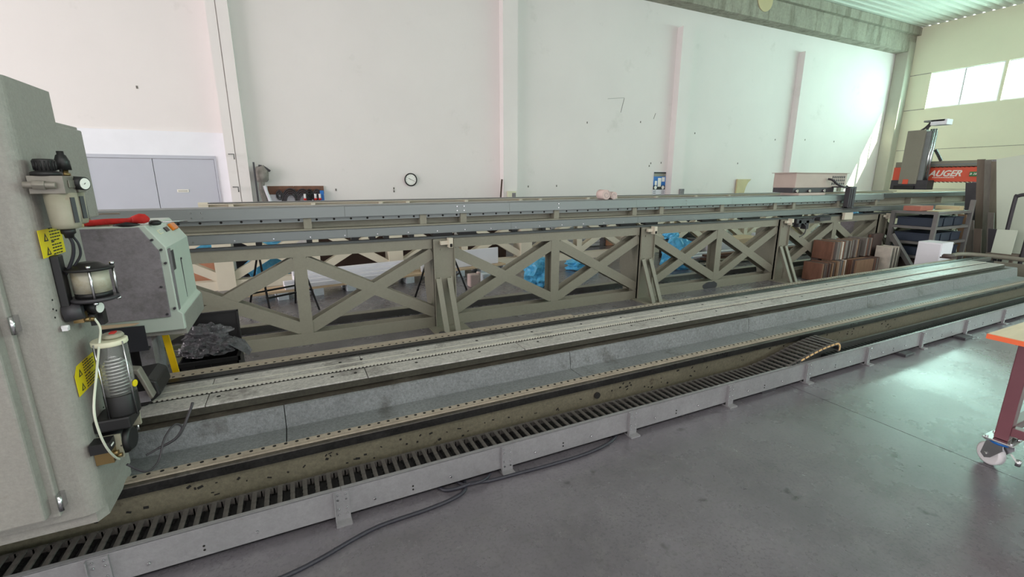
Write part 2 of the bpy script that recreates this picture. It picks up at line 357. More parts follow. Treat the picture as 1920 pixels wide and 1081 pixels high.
# ceiling: corrugated steel, ribs running along the hall
cm = MB(); y = -12; pts = []
while y < 9.6:
    pts += [(y, ZC), (y+.10, ZC), (y+.13, ZC+.06), (y+.20, ZC+.06), (y+.23, ZC)]; y += .23
vs = []; fs = []
for p in pts: vs += [(-14, p[0], p[1]), (XR+.1, p[0], p[1])]
for i in range(len(pts)-1): fs.append((2*i, 2*i+1, 2*i+3, 2*i+2))
cm.add(vs, fs); cm.box((-14, -12, ZC+.1), (XR+.3, YW+.2, ZC+.2)); struct(cm.build('ceiling', 'ceil', fix=False))
# left end wall, its opening added for the left fill lamp, and the wall behind, outside the picture; the hall's front wall has wide door and window openings
struct(MB().box((-14.2, -12, 5.8), (-14, YW+.2, ZC)).box((-14.2, -12, 0), (-14, -4.2, 5.8)).box((-14.2, 9.2, 0), (-14, YW+.2, 5.8)).build('wall_left', 'wall'))
fw = MB(); fw.box((-14, -12.2, 5.8), (XR, -12, ZC)); fw.box((-14, -12.2, 0), (-10, -12, 5.8)); fw.box((16, -12.2, 0), (XR, -12, 5.8)); fw.box((2, -12.2, 0), (4, -12, 5.8)); struct(fw.build('wall_front', 'wall'))
# fixings and scuffs on the wall
mk = MB()
for px, pz in ((.86, 1.41), (2.02, 1.43), (5.25, 1.45), (6.05, 1.46), (2.02, 1.37), (9.05, 2.05), (9.42, 2.07), (10.6, 2.9), (12.5, 2.1), (14.1, 2.85), (6.9, 3.0), (9.0, 1.98), (-2.1, 3.1), (17.2, 2.9), (15.6, 2.9), (8.6, 3.1)):
    mk.cbox((px, 9.997, pz), (.025, .008, .045))
mk.bar((8.02, 9.998, 3.65), (7.93, 9.998, 3.3), .012, .004); mk.bar((7.5, 9.998, 3.6), (8.02, 9.998, 3.66), .006, .004); mk.bar((9.1, 9.998, 3.35), (9.04, 9.998, 3.2), .01, .004)
o = mk.build('wall_fixings', 'mark', wall_rear); o['kind'] = 'stuff'

# ------------------------------------------------------------------ THE LONG MACHINE BED (nearest)
BX0, BX1 = -2.6, 8.78
bed = thing('machine_bed', (0, 2.8, 0), 'long low stone grey machine bed with greasy rails running across the hall', 'machine bed')
MB().prism([(2.30, 0), (2.29, .255), (2.34, .27), (2.34, .20), (3.2, .20), (3.2, .38), (3.27, .38), (3.27, 0)], BX0, 8.9).build('side_casting', 'olive', bed)
MB().prism([(2.30, 0), (2.29, .255), (2.34, .29), (2.45, .29), (2.45, 0)], 8.9, 12.5).build('side_casting', 'olive', bed)
# oil rail: dark band, with a ridge along its top edge
MB().prism([(2.262, .258), (2.262, .300), (2.31, .300), (2.31, .258)], BX0, 12.5).build('oil_strip', 'darkrail', bed)
MB().prism([(2.262, .3002), (2.264, .306), (2.282, .310), (2.31, .306), (2.31, .3002)], BX0, 12.5).build('strip_cover', 'grease_shade', bed)
pf = MB().use('beige'); pf.box((BX0, 2.284, .300), (12.5, 2.294, .316)); pf.box((BX0, 2.302, .295), (12.5, 2.336, .3165)); pf.use('grease_shade').box((BX0, 2.294, .295), (12.5, 2.304, .309))
o = pf.build('perforated_strip', None, bed); tag(o, 'beige strip with a row of round holes')
hm = MB(); x = -1.0
while x < 9: hm.cyl((x, 2.321, .3165), (x, 2.321, .3178), .0085, n=8); x += .0505
o = hm.build('strip_hole', 'hole', bed); o['kind'] = 'stuff'
# channel floor and wall blocks with seams
seam = [-2.6, -2.14, -.14, 1.67, 3.52, 5.35, 7.2, 9.0]
for a, b in zip(seam[:-1], seam[1:]):
    MB().box((a+.002, 2.336, .2), (b-.002, 2.53, .302)).build('channel_block', 'bed', bed, bevel=.003)
    MB().prism([(2.512, .302), (2.53, .418), (2.54, .422), (2.66, .422), (2.66, .302)], a+.002, b-.002).build('wall_block', 'bed', bed)
MB().box((BX0, 2.545, .400), (BX1, 2.75, .425)).build('ledge', 'grease_shade', bed)  # black shade below the slab is put into this colour
MB().box((BX0, 2.612, .42), (BX1, 2.9, .432)).build('slab_gap', 'hole', bed)
ts = [-2.6, -1.7, -.5, .31, 1.35, 2.45, 3.6, 4.75, 5.9, 7.1, BX1]
for a, b in zip(ts[:-1], ts[1:]):
    MB().box((a+.0015, 2.60, .430), (b-.0015, 2.962, .474)).build('top_slab', 'slab', bed, bevel=.004)
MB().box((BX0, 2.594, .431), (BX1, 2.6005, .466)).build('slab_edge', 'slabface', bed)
# toothed rack on the slab
rk = MB().use('slab'); rk.box((-1.1, 2.775, .474), (8.7, 2.838, .483)); rk.use('rackpale'); rk.box((-1.1, 2.838, .474), (8.7, 2.846, .485)).box((-1.1, 2.762, .474), (8.7, 2.775, .486))
x = -1.1
rk.use('hole').box((-1.1, 2.744, .4742), (8.7, 2.762, .4750))
rk.use('rackpale')
while x < 6: rk.box((x, 2.752, .475), (x+.011, 2.762, .485)); x += .022
tag(rk.build('toothed_rack', None, bed), 'pale toothed rack strip')
bh = MB()
for x in (-.45, .12, .25, .62, 1.05, 1.5, 1.95, 2.35, 2.8, 3.3, 3.9, 4.5, 5.2, 6.0):
    for y in (2.69, 2.90): bh.cyl((x+(y-2.69)*.3, y, .4735), (x+(y-2.69)*.3, y, .4752), .010, n=10)
o = bh.build('slab_hole', 'hole', bed); o['kind'] = 'stuff'
# rear rails
MB().box((BX0, 2.962, .36), (9.6, 3.28, .40)).build('rail_base', 'hole', bed)
MB().box((BX0, 3.0, .40), (9.6, 3.045, .452)).build('guide_rail', 'rail', bed, bevel=.004)
MB().box((BX0, 3.075, .40), (9.6, 3.12, .448)).build('guide_rail', 'darkrail', bed, bevel=.004)
MB().box((BX0, 3.13, .40), (9.6, 3.17, .436)).build('guide_rail', 'darkrail', bed)
o = MB().use('beige').box((-2.6, 3.185, .40), (9.0, 3.245, .432)).box((-2.6, 3.23, .40), (2.15, 3.27, .438)).build('rear_perforated_strip', None, bed); tag(o, 'beige strip with a row of round holes')
hm = MB(); x = -1.4
while x < 7: hm.cyl((x, 3.208, .4318), (x, 3.208, .433), .009, n=8); x += .05
o = hm.build('rear_strip_hole', 'hole', bed); o['kind'] = 'stuff'
o = MB().cyl((1.74, 2.28, .185), (1.74, 2.30, .185), .022, n=20).build('round_hole', 'hole', bed)
sk = MB()
for k in range(90):
    x = random.uniform(-.9, 5.5); z = .13+.1*random.random()**.7
    a = random.uniform(-.6, 1.2); l = random.uniform(.003, .013)
    y = 2.30-.01*(z/.255)
    sk.bar((x-l*math.cos(a), y-.0015, z-l*math.sin(a)*.6), (x+l*math.cos(a), y-.0015, z+l*math.sin(a)*.6), random.uniform(.004, .013), .002)
o = sk.build('oil_drip', 'hole', bed); o['kind'] = 'stuff'

# ------------------------------------------------------------------ CABLE TRAY IN FRONT
tray = thing('cable_tray', (0, 2.1, 0), 'long aluminium channel tray on small feet in front of the machine bed', 'cable tray')
tj = [-2.6, -1.72, .08, 1.84, 3.64, 5.43, 7.23, 9.03, 10.8]
for a, b in zip(tj[:-1], tj[1:]):
    t = MB(); t.box((a+.001, 2.040, .028), (b-.001, 2.044, .172)); t.box((a+.001, 2.040, .170), (b-.001, 2.062, .174)); t.box((a+.001, 2.040, .028), (b-.001, 2.262, .031)); t.build('tray_section', 'galv', tray)
    t = MB(); t.box((a+.001, 2.258, .032), (b-.001, 2.262, .125)); t.box((a+.001, 2.25, .123), (b-.001, 2.275, .126)); t.build('tray_back', 'rail', tray)
def foot(mb, x):
    mb.use('galv').box((x-.033, 2.033, .006), (x+.033, 2.040, .166)); mb.box((x-.033, 2.006, .0), (x+.033, 2.040, .007)); mb.box((x-.036, 2.02, .0), (x-.032, 2.040, .166))
    mb.box((x-.036, 1.995, 0), (x+.036, 2.07, .010))
    mb.use('chrome')
    for dz in (.045, .075, .125, .15):
        for dx in (-.018, .018): mb.cyl((x+dx, 2.027, dz), (x+dx, 2.034, dz), .005, n=6)
    return mb
f0 = foot(MB(), 0).build('foot', None, tray, loc=None)
f0.location = (.08, 0, 0)
for k, x in enumerate((-1.72, -.82, .95, 1.84, 2.74, 3.64, 4.5, 5.43, 6.33, 7.23, 8.13)):
    c = f0.copy(); COL.objects.link(c); c.location = (x, 0, 0)
bt = MB()
for k in range(-2, 11):
    for dx in (.23, .62): bt.cyl((k*.9+dx, 2.030, .075), (k*.9+dx, 2.040, .075), .006, n=8)
o = bt.build('tray_bolt', 'chrome', tray); o['kind'] = 'stuff'
bt = MB()
for k in range(-2, 8):
    for dz in (.06, .08): bt.cyl((k*.9+.42, 2.0385, dz), (k*.9+.42, 2.0405, dz), .005, n=8)
o = bt.build('tray_hole', 'hole', tray); o['kind'] = 'stuff'

# ------------------------------------------------------------------ DRAG CHAIN lying in the tray
chain = thing('drag_chain', (0, 2.15, .1), 'black cable drag chain of open links lying in the aluminium tray, looping back on itself', 'cable chain')
PX = .0545; W = .188
def link_mesh(tan, dark):
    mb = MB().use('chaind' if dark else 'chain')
    for s in (-1, 1):
        y = s*(W/2-.006)
        mb.box((-.030, y-.004, -.028), (.030, y+.004, .003))
    mb.box((-.010, -W/2, .0), (.010, W/2, .007)); mb.box((-.016, -W/2, -.003), (.016, -W/2+.012, .006)); mb.box((-.016, W/2-.012, -.003), (.016, W/2, .006))
    mb.use('black'); mb.box((-.013, -W/2, -.030), (.013, W/2, -.024))
    mb.use('chaind')
    for q in (-.045, -.015, .015, .045): mb.box((-.014, q-.006, -.024), (.010, q+.006, -.016))
    mb.use('link_tan' if tan else 'black')
    mb.box((-.019, -W/2-.003, -.017), (.019, -W/2+.003, -.005))
    return mb
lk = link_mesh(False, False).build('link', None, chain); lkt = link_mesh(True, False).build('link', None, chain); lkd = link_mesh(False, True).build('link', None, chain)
def path(s):                                     # distance from x=-2.2 along the chain -> x, z, angle
    x = -2.2+s
    if x < 3.1: return x, .140, 0
    if x < 4.02:
        t = (x-3.1)/.92; z = .140+.135*(t*t*(3-2*t)); dz = .135*6*t*(1-t)/.92; return x, z, math.atan(dz)
    s2 = x-4.02; R = .058; a = s2/R
    if a < 2.2: return 4.02+R*math.sin(a)*1.05, .275-R*(1-math.cos(a)), -a
    return None
n = 0; s = 0; first = {False: lk, True: lkt}; used = {False: False, True: False}
while True:
    p = path(s)
    if p is None: break
    tan = p[0] > 3.55 or p[0] < -.75
    src = first[tan]
    if not used[tan]: used[tan] = True; o = src
    else: o = src.copy(); COL.objects.link(o)
    o.location = (p[0], 2.150, p[1]) ; o.rotation_euler = (0, -p[2], 0)
    s += PX if p[0] < 4.0 else PX*.9
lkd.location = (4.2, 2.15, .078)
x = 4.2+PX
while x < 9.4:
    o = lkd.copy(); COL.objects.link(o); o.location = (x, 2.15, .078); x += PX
for o in [o for o in COL.objects if o.name.split('.')[0] == 'link']:
    o.parent = chain; o.matrix_parent_inverse = chain.matrix_basis.inverted()

# ------------------------------------------------------------------ TRUSS RUNWAYS
def ibeam(p, q, w_, d, y, th=.012):
    """H section standing in an XZ plane, flanges facing the viewer and the back wall"""
    mb = MB(); p = Vector(p); q = Vector(q)
    mb.bar((p.x, y+th/2, p.z), (q.x, y+th/2, q.z), w_, th); mb.bar((p.x, y+d-th/2, p.z), (q.x, y+d-th/2, q.z), w_, th); mb.bar((p.x, y+d/2, p.z), (q.x, y+d/2, q.z), th, d-2*th)
    return mb
def V(x, z): return Vector((x, 0, z))
def truss(t, Y, mains, half, zb, zt, bh_, th_, d, m, bw, pw, xend):
    x0 = mains[0]-half*1.0; x1 = xend
    ibeam(V(x0, bh_/2+zb), V(x1, bh_/2+zb), bh_, d, Y).build('bottom_beam', m, t)
    ibeam(V(x0, zt-th_/2), V(x1, zt-th_/2), th_, d, Y).build('top_beam', m, t)
    zlo, zhi = zb+bh_, zt-th_
    k = 0; nodes = [mains[0]]
    while nodes[-1] < x1-.2: nodes.append(nodes[-1]+half)
    nodes = [mains[0]-half]+nodes
    for i, x in enumerate(nodes):
        main = (i % 2 == 1)
        if not main: ibeam(V(x, zlo-.002), V(x, zhi+.002), bw, d-.004, Y+.002).build('post', m, t)
        if i+1 < len(nodes) and nodes[i+1] <= x1+.3:
            a = x+(pw/2 if main else bw*.35); b = nodes[i+1]-(bw*.35 if main else pw/2)
            e = .05
            ibeam(V(a, zlo+e), V(b, zhi-e), bw, d-.012, Y+.006).build('brace', m, t)
            c_ = ibeam(V(a, zhi-e), V(b, zlo+e), bw, d-.03, Y+.003)
            c_.build('brace', m, t)
    return nodes
near = thing('truss_runway', (1.45, 4.8, 0), 'near olive grey truss runway of crossed steel beams behind the machine bed', 'truss frame')
TN = [1.45, 4.30, 7.15, 10.0]
truss(near, 4.74, [-1.40]+TN, 1.425, 0, .99, .12, .106, .16, 'cream', .115, .24, 14.3)
for X in [-1.40]+TN+[12.85]:
    mb = MB()
    mb.box((X-.12, 4.715, .0), (X+.12, 4.735, .985)); mb.box((X-.12, 4.69, .0), (X-.108, 4.74, .985)); mb.box((X+.108, 4.69, .0), (X+.12, 4.74, .985))
    # side plates running back, with chamfered top
    for s in (-.12, .108):
        mb.prism([(4.735, .0), (4.735, .97), (4.78, .97), (5.12, .80), (5.12, .42), (5.02, .12), (5.02, 0)], X+s, X+s+.012)
    for dz in (.87, .96): mb.cyl((X-.03, 4.705, dz), (X-.03, 4.716, dz), .012, n=8)
    mb.build('main_post', 'cream', near)
    for s in (-.062, .062):
        q = MB(); q.bar((X+s, 4.705, .56), (X+s, 4.455, .012), .012, .075, (0, 1, .2)); q.bar((X+s-.025, 4.672, .56), (X+s-.025, 4.42, .012), .05, .012, (0, 1, .4)); q.build('strut', 'cream', near)
    MB().box((X-.2, 4.40, 0), (X+.2, 4.735, .012)).build('base_plate', 'cream', near)
    b = MB().use('creamf'); b.box((X+.03, 4.62, .90), (X+.075, 4.69, 1.0)); b.box((X-.05, 4.65, .93), (X+.03, 4.69, .97)); b.use('hole').box((X+.04, 4.616, .905), (X+.068, 4.622, .94))
    b.build('top_bracket', None, near)
# chewed paint damage at the foot of the third panel
c = MB(); random.seed(3)
poly = [(5.62+.09*math.cos(a)*(1+.3*random.random())*1.5, .045+.05*math.sin(a)*(1+.5*random.random())) for a in [2*PI*i/18 for i in range(18)]]
c.prism([(p[0], max(.003, p[1])) for p in poly], 4.7365, 4.7395, 'XZ'); c.build('bare_patch', 'dark', near)
# base beam of the rear side
MB().box((-2.8, 5.36, 0), (14, 5.46, .075)).build('rear_base_beam', 'rail', near)
MB().box((-2.8, 5.355, .075), (14, 5.465, .082)).build('rear_base_flange', 'cream', near)
# steel cap on top of the truss
MB().box((-2.8, 4.722, .991), (14.3, 4.785, 1.014)).build('cap_rail', 'silverd', near)

girder = thing('rail_girder', (1.45, 4.85, 1.0), 'grey steel rail girder with galvanised covers carried on top of the near truss', 'girder')
cov = [-2.8, -1.98, .47, 2.25, 4.10, 5.9, 7.8, 9.95]
for a, b in zip(cov[:-1], cov[1:]):
    q = MB(); q.box((a+.001, 4.70, 1.052), (b-.001, 4.706, 1.132)); q.box((a+.001, 4.70, 1.130), (b-.001, 4.80, 1.134)); q.box((a+.001, 4.70, 1.050), (b-.001, 4.74, 1.054))
    q.build('lower_cover', 'silver', girder)
    q = MB(); q.prism([(4.735, 1.252), (4.745, 1.350), (4.76, 1.356), (5.06, 1.356), (5.06, 1.350), (4.765, 1.350), (4.742, 1.252)], a+.001, b-.001)
    q.build('upper_cover', 'silver', girder)
for a, b in ((9.95, 12.6), (12.6, 17)):
    MB().box((a+.001, 4.70, 1.042), (b-.001, 4.80, 1.134)).build('lower_cover', 'silver' if a < 10 else 'silverd', girder)
    MB().box((a+.001, 4.735, 1.28), (b-.001, 5.06, 1.356)).build('upper_cover', 'silverd', girder)
MB().box((-1.36, 4.86, 1.06), (17, 4.872, 1.35)).build('web', 'cream', girder)
MB().box((-1.36, 4.72, 1.136), (17, 4.87, 1.150)).build('lower_flange', 'cream', girder)
MB().box((-1.36, 4.79, 1.06), (17, 5.0, 1.12)).build('bottom_box', 'darkrail', girder)
ha = MB().use('silver').box((-1.36, 4.775, 1.212), (9.9, 4.779, 1.258)); ha.use('silverd').box((-1.36, 4.779, 1.212), (9.9, 4.86, 1.216)); ha.build('hole_angle', None, girder)
hm = MB(); x = -1.2
while x < 9.8: hm.cyl((x, 4.7735, 1.232), (x, 4.7752, 1.232), .011, n=10); x += .157
o = hm.build('angle_hole', 'hole', girder); o['kind'] = 'stuff'
for x in (.13, 1.25, 1.70, 2.89, 4.09, 4.56, 5.73, 6.92, 7.39, 8.6, 9.77, 11.0, 12.2, 13.4):
    MB().box((x-.035, 4.76, 1.15), (x+.035, 4.86, 1.262)).build('stiffener', 'cream', girder)
rv = MB(); x = -1.1
while x < 9.8:
    rv.cyl((x, 4.697, 1.075), (x, 4.7005, 1.075), .006, n=6)
    x += .31
for x in (-.78, -.70, 1.62, 1.70, 2.9, 4.98, 7.0):
    for z in (1.28, 1.325): rv.cyl((x, 4.732, z), (x, 4.742, z), .006, n=6)
o = rv.build('cover_rivet', 'chrome', girder); o['kind'] = 'stuff'
# standoff blocks in the slot between truss and girder
for x, l in ((-.92, .05), (-.3, .05), (.13, .05), (.55, .07), (.72, .06), (.86, .05), (1.12, .05), (1.46, .22), (1.75, .2), (2.33, .07), (2.72, .05), (3.62, .05), (4.0, .26), (4.4, .22), (5.5, .3), (6.4, .4), (7.4, .5), (8.6, .3), (9.6, .3), (11, .3), (12.5, .3)):
    MB().box((x-l/2, 4.765, 1.0145), (x+l/2, 4.86, 1.06)).build('standoff', 'black', girder)
MB().box((10.2, 4.79, 1.0195), (17, 4.95, 1.06)).build('standoff', 'black', girder)

far = thing('truss_runway', (1.5, 7.85, 0), 'far pale cream truss runway standing parallel behind the near one', 'truss frame')
TF = [-.97, 1.54, 4.05, 6.56, 9.07, 11.6, 14.1]
truss(far, 7.80, TF, 1.255, 0, 1.0, .14, .1, .16, 'creamf', .12, .2, 15.2)
for X in TF:
    mb = MB(); mb.box((X-.12, 7.76, 0), (X+.12, 7.79, 1.02)); mb.box((X-.12, 7.79, 0), (X-.108, 8.1, 1.0)); mb.box((X+.108, 7.79, 0), (X+.12, 8.1, 1.0)); mb.build('main_post', 'creamf', far)
fg = thing('rail_girder', (1.5, 7.85, 1.0), 'cream rail girder with dark cap on the far truss, seen over the near girder', 'girder')
MB().box((-1.18, 7.87, 1.0), (17, 7.88, 1.27)).build('web', 'creamf', fg)
MB().box((-1.18, 7.78, 1.0), (17, 8.0, 1.012)).build('lower_flange', 'creamf', fg)
MB().box((-1.06, 7.78, 1.272), (17, 8.05, 1.282)).build('cap', 'rail', fg); MB().box((-1.18, 7.79, 1.256), (17, 8.0, 1.270)).build('upper_flange', 'creamf', fg)
MB().box((-1.18, 7.80, 1.10), (-1.06, 7.87, 1.29)).build('end_block', 'creamf', fg)
for x in (-.78, .32, 1.35, 1.8, 2.85, 3.94, 4.37, 5.48, 6.19, 7.3, 8.5, 9.6):
    MB().box((x-.03, 7.80, 1.012), (x+.03, 7.87, 1.257)).build('stiffener', 'creamf', fg)

# ------------------------------------------------------------------ LEFT: machine column standing over the bed
col = thing('machine_column', (-1.3, 2.2, .33), 'tall grey green machine column with side door at the left edge of the photo', 'machine')
# body with a soft rounded front corner
r = .055; body = [(-2.4, 2.385), (-.77, 2.385)]+[(-.77-r+r*math.cos(a), 2.03+r-r*math.sin(a)) for a in [PI/2*i/8 for i in range(9)]]+[(-2.4, 2.03)]
mb = MB(); mb.prism(body, .36, 1.92, 'XY'); mb.build('column_body', 'green', col)
mb = MB(); mb.prism([(-2.4, 2.06), (-.80, 2.06), (-.775, 2.10), (-.775, 2.385), (-2.4, 2.385)], .305, .36, 'XY'); mb.build('column_foot', 'green', col)
MB().box((-2.4, 2.3, .30), (-.85, 2.9, .48)).build('carriage_plate', 'dark', col)
dr = MB(); dr.box((-2.3, 1.955, .42), (-.895, 2.03, 1.86)); dr.build('side_door', 'green', col, bevel=.008)
MB().box((-2.3, 2.0, .40), (-.873, 2.03, 1.88)).build('door_frame', 'green', col, bevel=.005)
for z in (1.135, .46):
    h = MB(); h.box((-.872, 1.995, z-.028), (-.858, 2.03, z+.028)); h.cyl((-.862, 1.99, z-.03), (-.862, 1.99, z+.03), .008, n=10); h.build('hinge', 'chrome', col)
# warning labels on the side face
def warn(y0, y1, z0, z1, lab, cut=0):
    X = -.7695
    q = MB().use('yellow'); sh = (z1-z0)*.0
    q.prism([(y0, z0), (y1, z0), (y1, z1), (y0+cut, z1), (y0, z1-cut)], X, X+.001)
    q.use('black'); H = z1-z0; Wd = y1-y0
    for hh in (.72, .22):
        zc = z0+hh*H
        q.prism([(y0+.03*1, zc-.014), (y0+.062, zc-.014), (y0+.046, zc+.014)], X+.001, X+.0016)
        for k, l in enumerate((.32, .95, .88, .93, .7)):
            a = y0+.08; zz = zc+.024-k*.0105
            x = a; random.seed(k*7+int(hh*10))
            while x < a+(Wd-.10)*l:
                wl = random.uniform(.008, .022); q.box((X+.001, x, zz), (X+.0016, min(x+wl, y1-.012), zz+.0045)); x += wl+.005
    q.use('yellow')
    for hh in (.72, .22):
        zc = z0+hh*H; q.prism([(y0+.04, zc-.010), (y0+.052, zc-.010), (y0+.046, zc+.003)], X+.0016, X+.002)
    tag(q.build('warning_label', None, col), lab)
warn(2.048, 2.222, 1.342, 1.436, 'upper yellow warning label')
warn(2.065, 2.27, .825, .935, 'lower yellow warning label', .03)
q = MB(); q.cyl((-.77, 2.06, 1.095), (-.75, 2.06, 1.095), .007, n=10); q.cbox((-.76, 2.06, 1.09), (.016, .018, .014)); q.build('cable_clip', 'wheel', col)
q = MB()
for y, z in ((2.04, 1.20), (2.03, 1.17), (2.05, 1.16), (2.03, 1.14), (2.24, .70), (2.2, .66)): q.cyl((-.7702, y, z), (-.7685, y, z), .0035, n=6)
q.build('screw_holes', 'hole', col)
# second upright behind it
up = thing('rear_upright', (-1.3, 2.9, .4), 'plain grey green machine upright rising behind the left column', 'machine')
MB().prism([(-2.2, 2.62), (-.90, 2.62), (-.885, 2.64), (-.885, 3.02), (-2.2, 3.02)], 1.42, 1.835, 'XY').build('upright_body', 'green', up, bevel=.006)
MB().box((-2.2, 2.60, 1.835), (-.90, 3.02, 1.850)).build('top_plate', 'green', up, bevel=.004)
MB().box((-2.2, 2.92, .40), (-1.15, 3.02, 1.42)).build('lower_body', 'green', up)
q = MB().tube([(-.97, 2.7, 1.85), (-.97, 2.7, 1.87), (-.93, 2.85, 1.868), (-.93, 2.85, 1.85)], .006, 6); q.build('wire_loop', 'dark', up)

# pneumatic filter regulator
fr = thing('filter_regulator', (-.70, 2.08, 1.44), 'grey compressed air filter regulator with black knob and two bowls, top of the left column', 'air regulator')
XA = -.705
q = MB().use('alu'); q.box((-.762, 2.04, 1.556), (-.672, 2.13, 1.614)); q.box((-.755, 2.14, 1.558), (-.668, 2.205, 1.610)); q.box((-.75, 2.13, 1.565), (-.69, 2.14, 1.60)); q.box((-.671, 2.07, 1.575), (-.668, 2.12, 1.60)); q.cyl((-.768, 2.025, 1.585), (-.69, 2.032, 1.583), .011, n=12); q.cyl((-.745, 2.027, 1.585), (-.715, 2.03, 1.584), .016, n=6)
q.build('valve_body', None, fr, bevel=.006)
def bowl(x, y, zt, r, h):
    q = MB().use('bowl'); q.lathe((x, y, zt-h), [(r*.55, 0), (r*.86, .004), (r*.92, .02), (r, h)], 24)
    b = q.build('bowl', None, fr)
    for a in (-.55, .9, 2.4):
        s = MB()
        d = Vector((math.cos(a), math.sin(a), 0)); c = Vector((x, y, 0))+d*(r*.965); t = Vector((-d.y, d.x, 0))
        pts = [c-t*.007, c+t*.007, c+t*.007+d*.003, c-t*.007+d*.003]
        vs = [Vector((p.x, p.y, z)) for z in (zt-h*.82, zt-h*.12) for p in pts]
        s.add(vs, [(0,1,2,3),(4,5,6,7),(0,1,5,4),(1,2,6,5),(2,3,7,6),(3,0,4,7)])
        s.build('sight_slot', 'dark', b)
bowl(-.703, 2.085, 1.558, .043, .122); bowl(-.700, 2.175, 1.558, .033, .112)
q = MB(); q.lathe((-.722, 2.075, 1.614), [(.040, 0), (.040, .010), (.034, .014), (.026, .016), (.028, .050), (.025, .054)], 20)
for i in range(16):
    a = 2*PI*i/16; q.cyl((-.722+.027*math.cos(a), 2.075+.027*math.sin(a), 1.632), (-.722+.028*math.cos(a), 2.075+.028*math.sin(a), 1.662), .0022, n=5)
q.build('adjusting_knob', 'black', fr)
q = MB().use('brass'); q.cyl((-.71, 2.18, 1.60), (-.71, 2.18, 1.635), .012, n=12); q.cyl((-.71, 2.18, 1.615), (-.71, 2.18, 1.625), .017, n=6)
q.use('black'); q.lathe((-.71, 2.18, 1.635), [(.022, 0), (.021, .03), (.014, .05), (.010, .053), (.010, .064)], 14); q.cyl((-.71, 2.165, 1.640), (-.71, 2.14, 1.61), .005, n=6)
q.build('pressure_switch', None, fr)
g = MB().use('black'); g.cyl((-.69, 2.15, 1.592), (-.645, 2.128, 1.588), .023, n=24); g.build('gauge', None, fr)
o = [o for o in COL.objects if o.name.startswith('gauge')][0]
MB().cyl((-.6455, 2.1285, 1.588), (-.6435, 2.1275, 1.5878), .019, n=24).build('dial', 'face', o)
q = MB(); q.bar((-.643, 2.118, 1.586), (-.643, 2.138, 1.594), .002, .001, (1, 0, 0)); q.build('needle', 'black', o)
q = MB().use('black'); q.lathe((-.703, 2.085, 1.405), [(.012, 0), (.014, .012), (.020, .016), (.020, .034)], 14); q.build('drain_fitting', None, fr)
tag(MB().tube(spline([(-.703, 2.085, 1.41), (-.70, 2.09, 1.38), (-.71, 2.10, 1.34), (-.73, 2.11, 1.30), (-.75, 2.12, 1.27)]), .0055, 8).tube(spline([(-.698, 2.095, 1.41), (-.69, 2.105, 1.38), (-.695, 2.115, 1.34), (-.72, 2.12, 1.30)]), .004, 8).build('air_hose', 'rubber'), 'pair of thin grey hoses running down from the air regulator bowl', 'hose')

# oil reservoir with four tie rods
res = thing('oil_reservoir', (-.685, 2.14, 1.17), 'short see-through oil reservoir with four tie rods on the left column', 'reservoir')
cx, cy = -.690, 2.145
q = MB(); q.box((-.77, 2.085, 1.16), (-.745, 2.125, 1.345)); q.build('mounting_bracket', 'black', res, bevel=.004)
q = MB(); q.lathe((cx, cy, 1.282), [(.072, 0), (.073, .008), (.05, .013), (.032, .026), (.022, .028)], 24)
q.build('top_cap', 'black', res)
q = MB(); q.lathe((cx, cy, 1.165), [(.058, 0), (.072, .006), (.072, .016)], 24); q.build('bottom_plate', 'dark', res)
q = MB(); q.cyl((cx, cy, 1.200), (cx, cy, 1.281), .054, n=32); q.build('cylinder_wall', 'cloudy', res)
MB().cyl((cx, cy, 1.181), (cx, cy, 1.2005), .0535, n=32).build('oil', 'black', res)
for a in (.3, 1.87, 3.44, 5.0):
    x, y = cx+.066*math.cos(a), cy+.066*math.sin(a); q = MB(); q.cyl((x, y, 1.165), (x, y, 1.30), .0045, n=8); q.cyl((x, y, 1.293), (x, y, 1.303), .008, n=6); q.cyl((x, y, 1.160), (x, y, 1.168), .008, n=6); q.build('tie_rod', 'chrome', res)
vb = thing('valve_block', (-.71, 2.1, 1.11), 'small black pressure gauge with brass fittings under the oil reservoir', 'valve')
q = MB().use('dark'); q.cyl((-.77, 2.10, 1.135), (-.72, 2.11, 1.14), .032, n=20); q.use('brass'); q.box((-.75, 2.10, 1.095), (-.72, 2.14, 1.13)); q.cyl((-.72, 2.105, 1.105), (-.705, 2.105, 1.105), .008, n=10); q.cyl((-.72, 2.13, 1.10), (-.70, 2.13, 1.098), .008, n=10)
q.use('black'); q.cyl((-.73, 2.165, 1.14), (-.685, 2.15, 1.135), .024, n=20); q.cyl((-.73, 2.15, 1.10), (-.70, 2.15, 1.10), .016, n=14); q.box((-.73, 2.18, 1.06), (-.69, 2.22, 1.115))
q.build('fitting_body', None, vb); MB().cyl((-.685, 2.15, 1.135), (-.682, 2.149, 1.1348), .019, n=20).build('dial', 'face', vb)

# tall clear lubricator with a spring
lub = thing('spring_lubricator', (-.68, 2.15, .66), 'tall clear lubricator cylinder with steel spring inside and cream top ring', 'lubricator')
lx, ly = -.683, 2.165
MB().lathe((lx, ly, .696), [(.052, 0), (.053, .008), (.053, .084), (.05, .088)], 28).build('lower_cylinder', 'black', lub)
MB().lathe((lx, ly, .985), [(.054, 0), (.056, .003), (.056, .018), (.052, .020)], 28).build('top_ring', 'ivory', lub)
pts = []
for i in range(15*20): a = 2*PI*i/20; pts.append((lx+.046*math.cos(a), ly+.046*math.sin(a), .787+.197*i/300))
MB().tube(pts, .0032, 6).build('spring', 'chrome', lub)
MB().cyl((lx, ly, .78), (lx, ly, .985), .030, n=20).build('inner_piston', 'dark', lub)
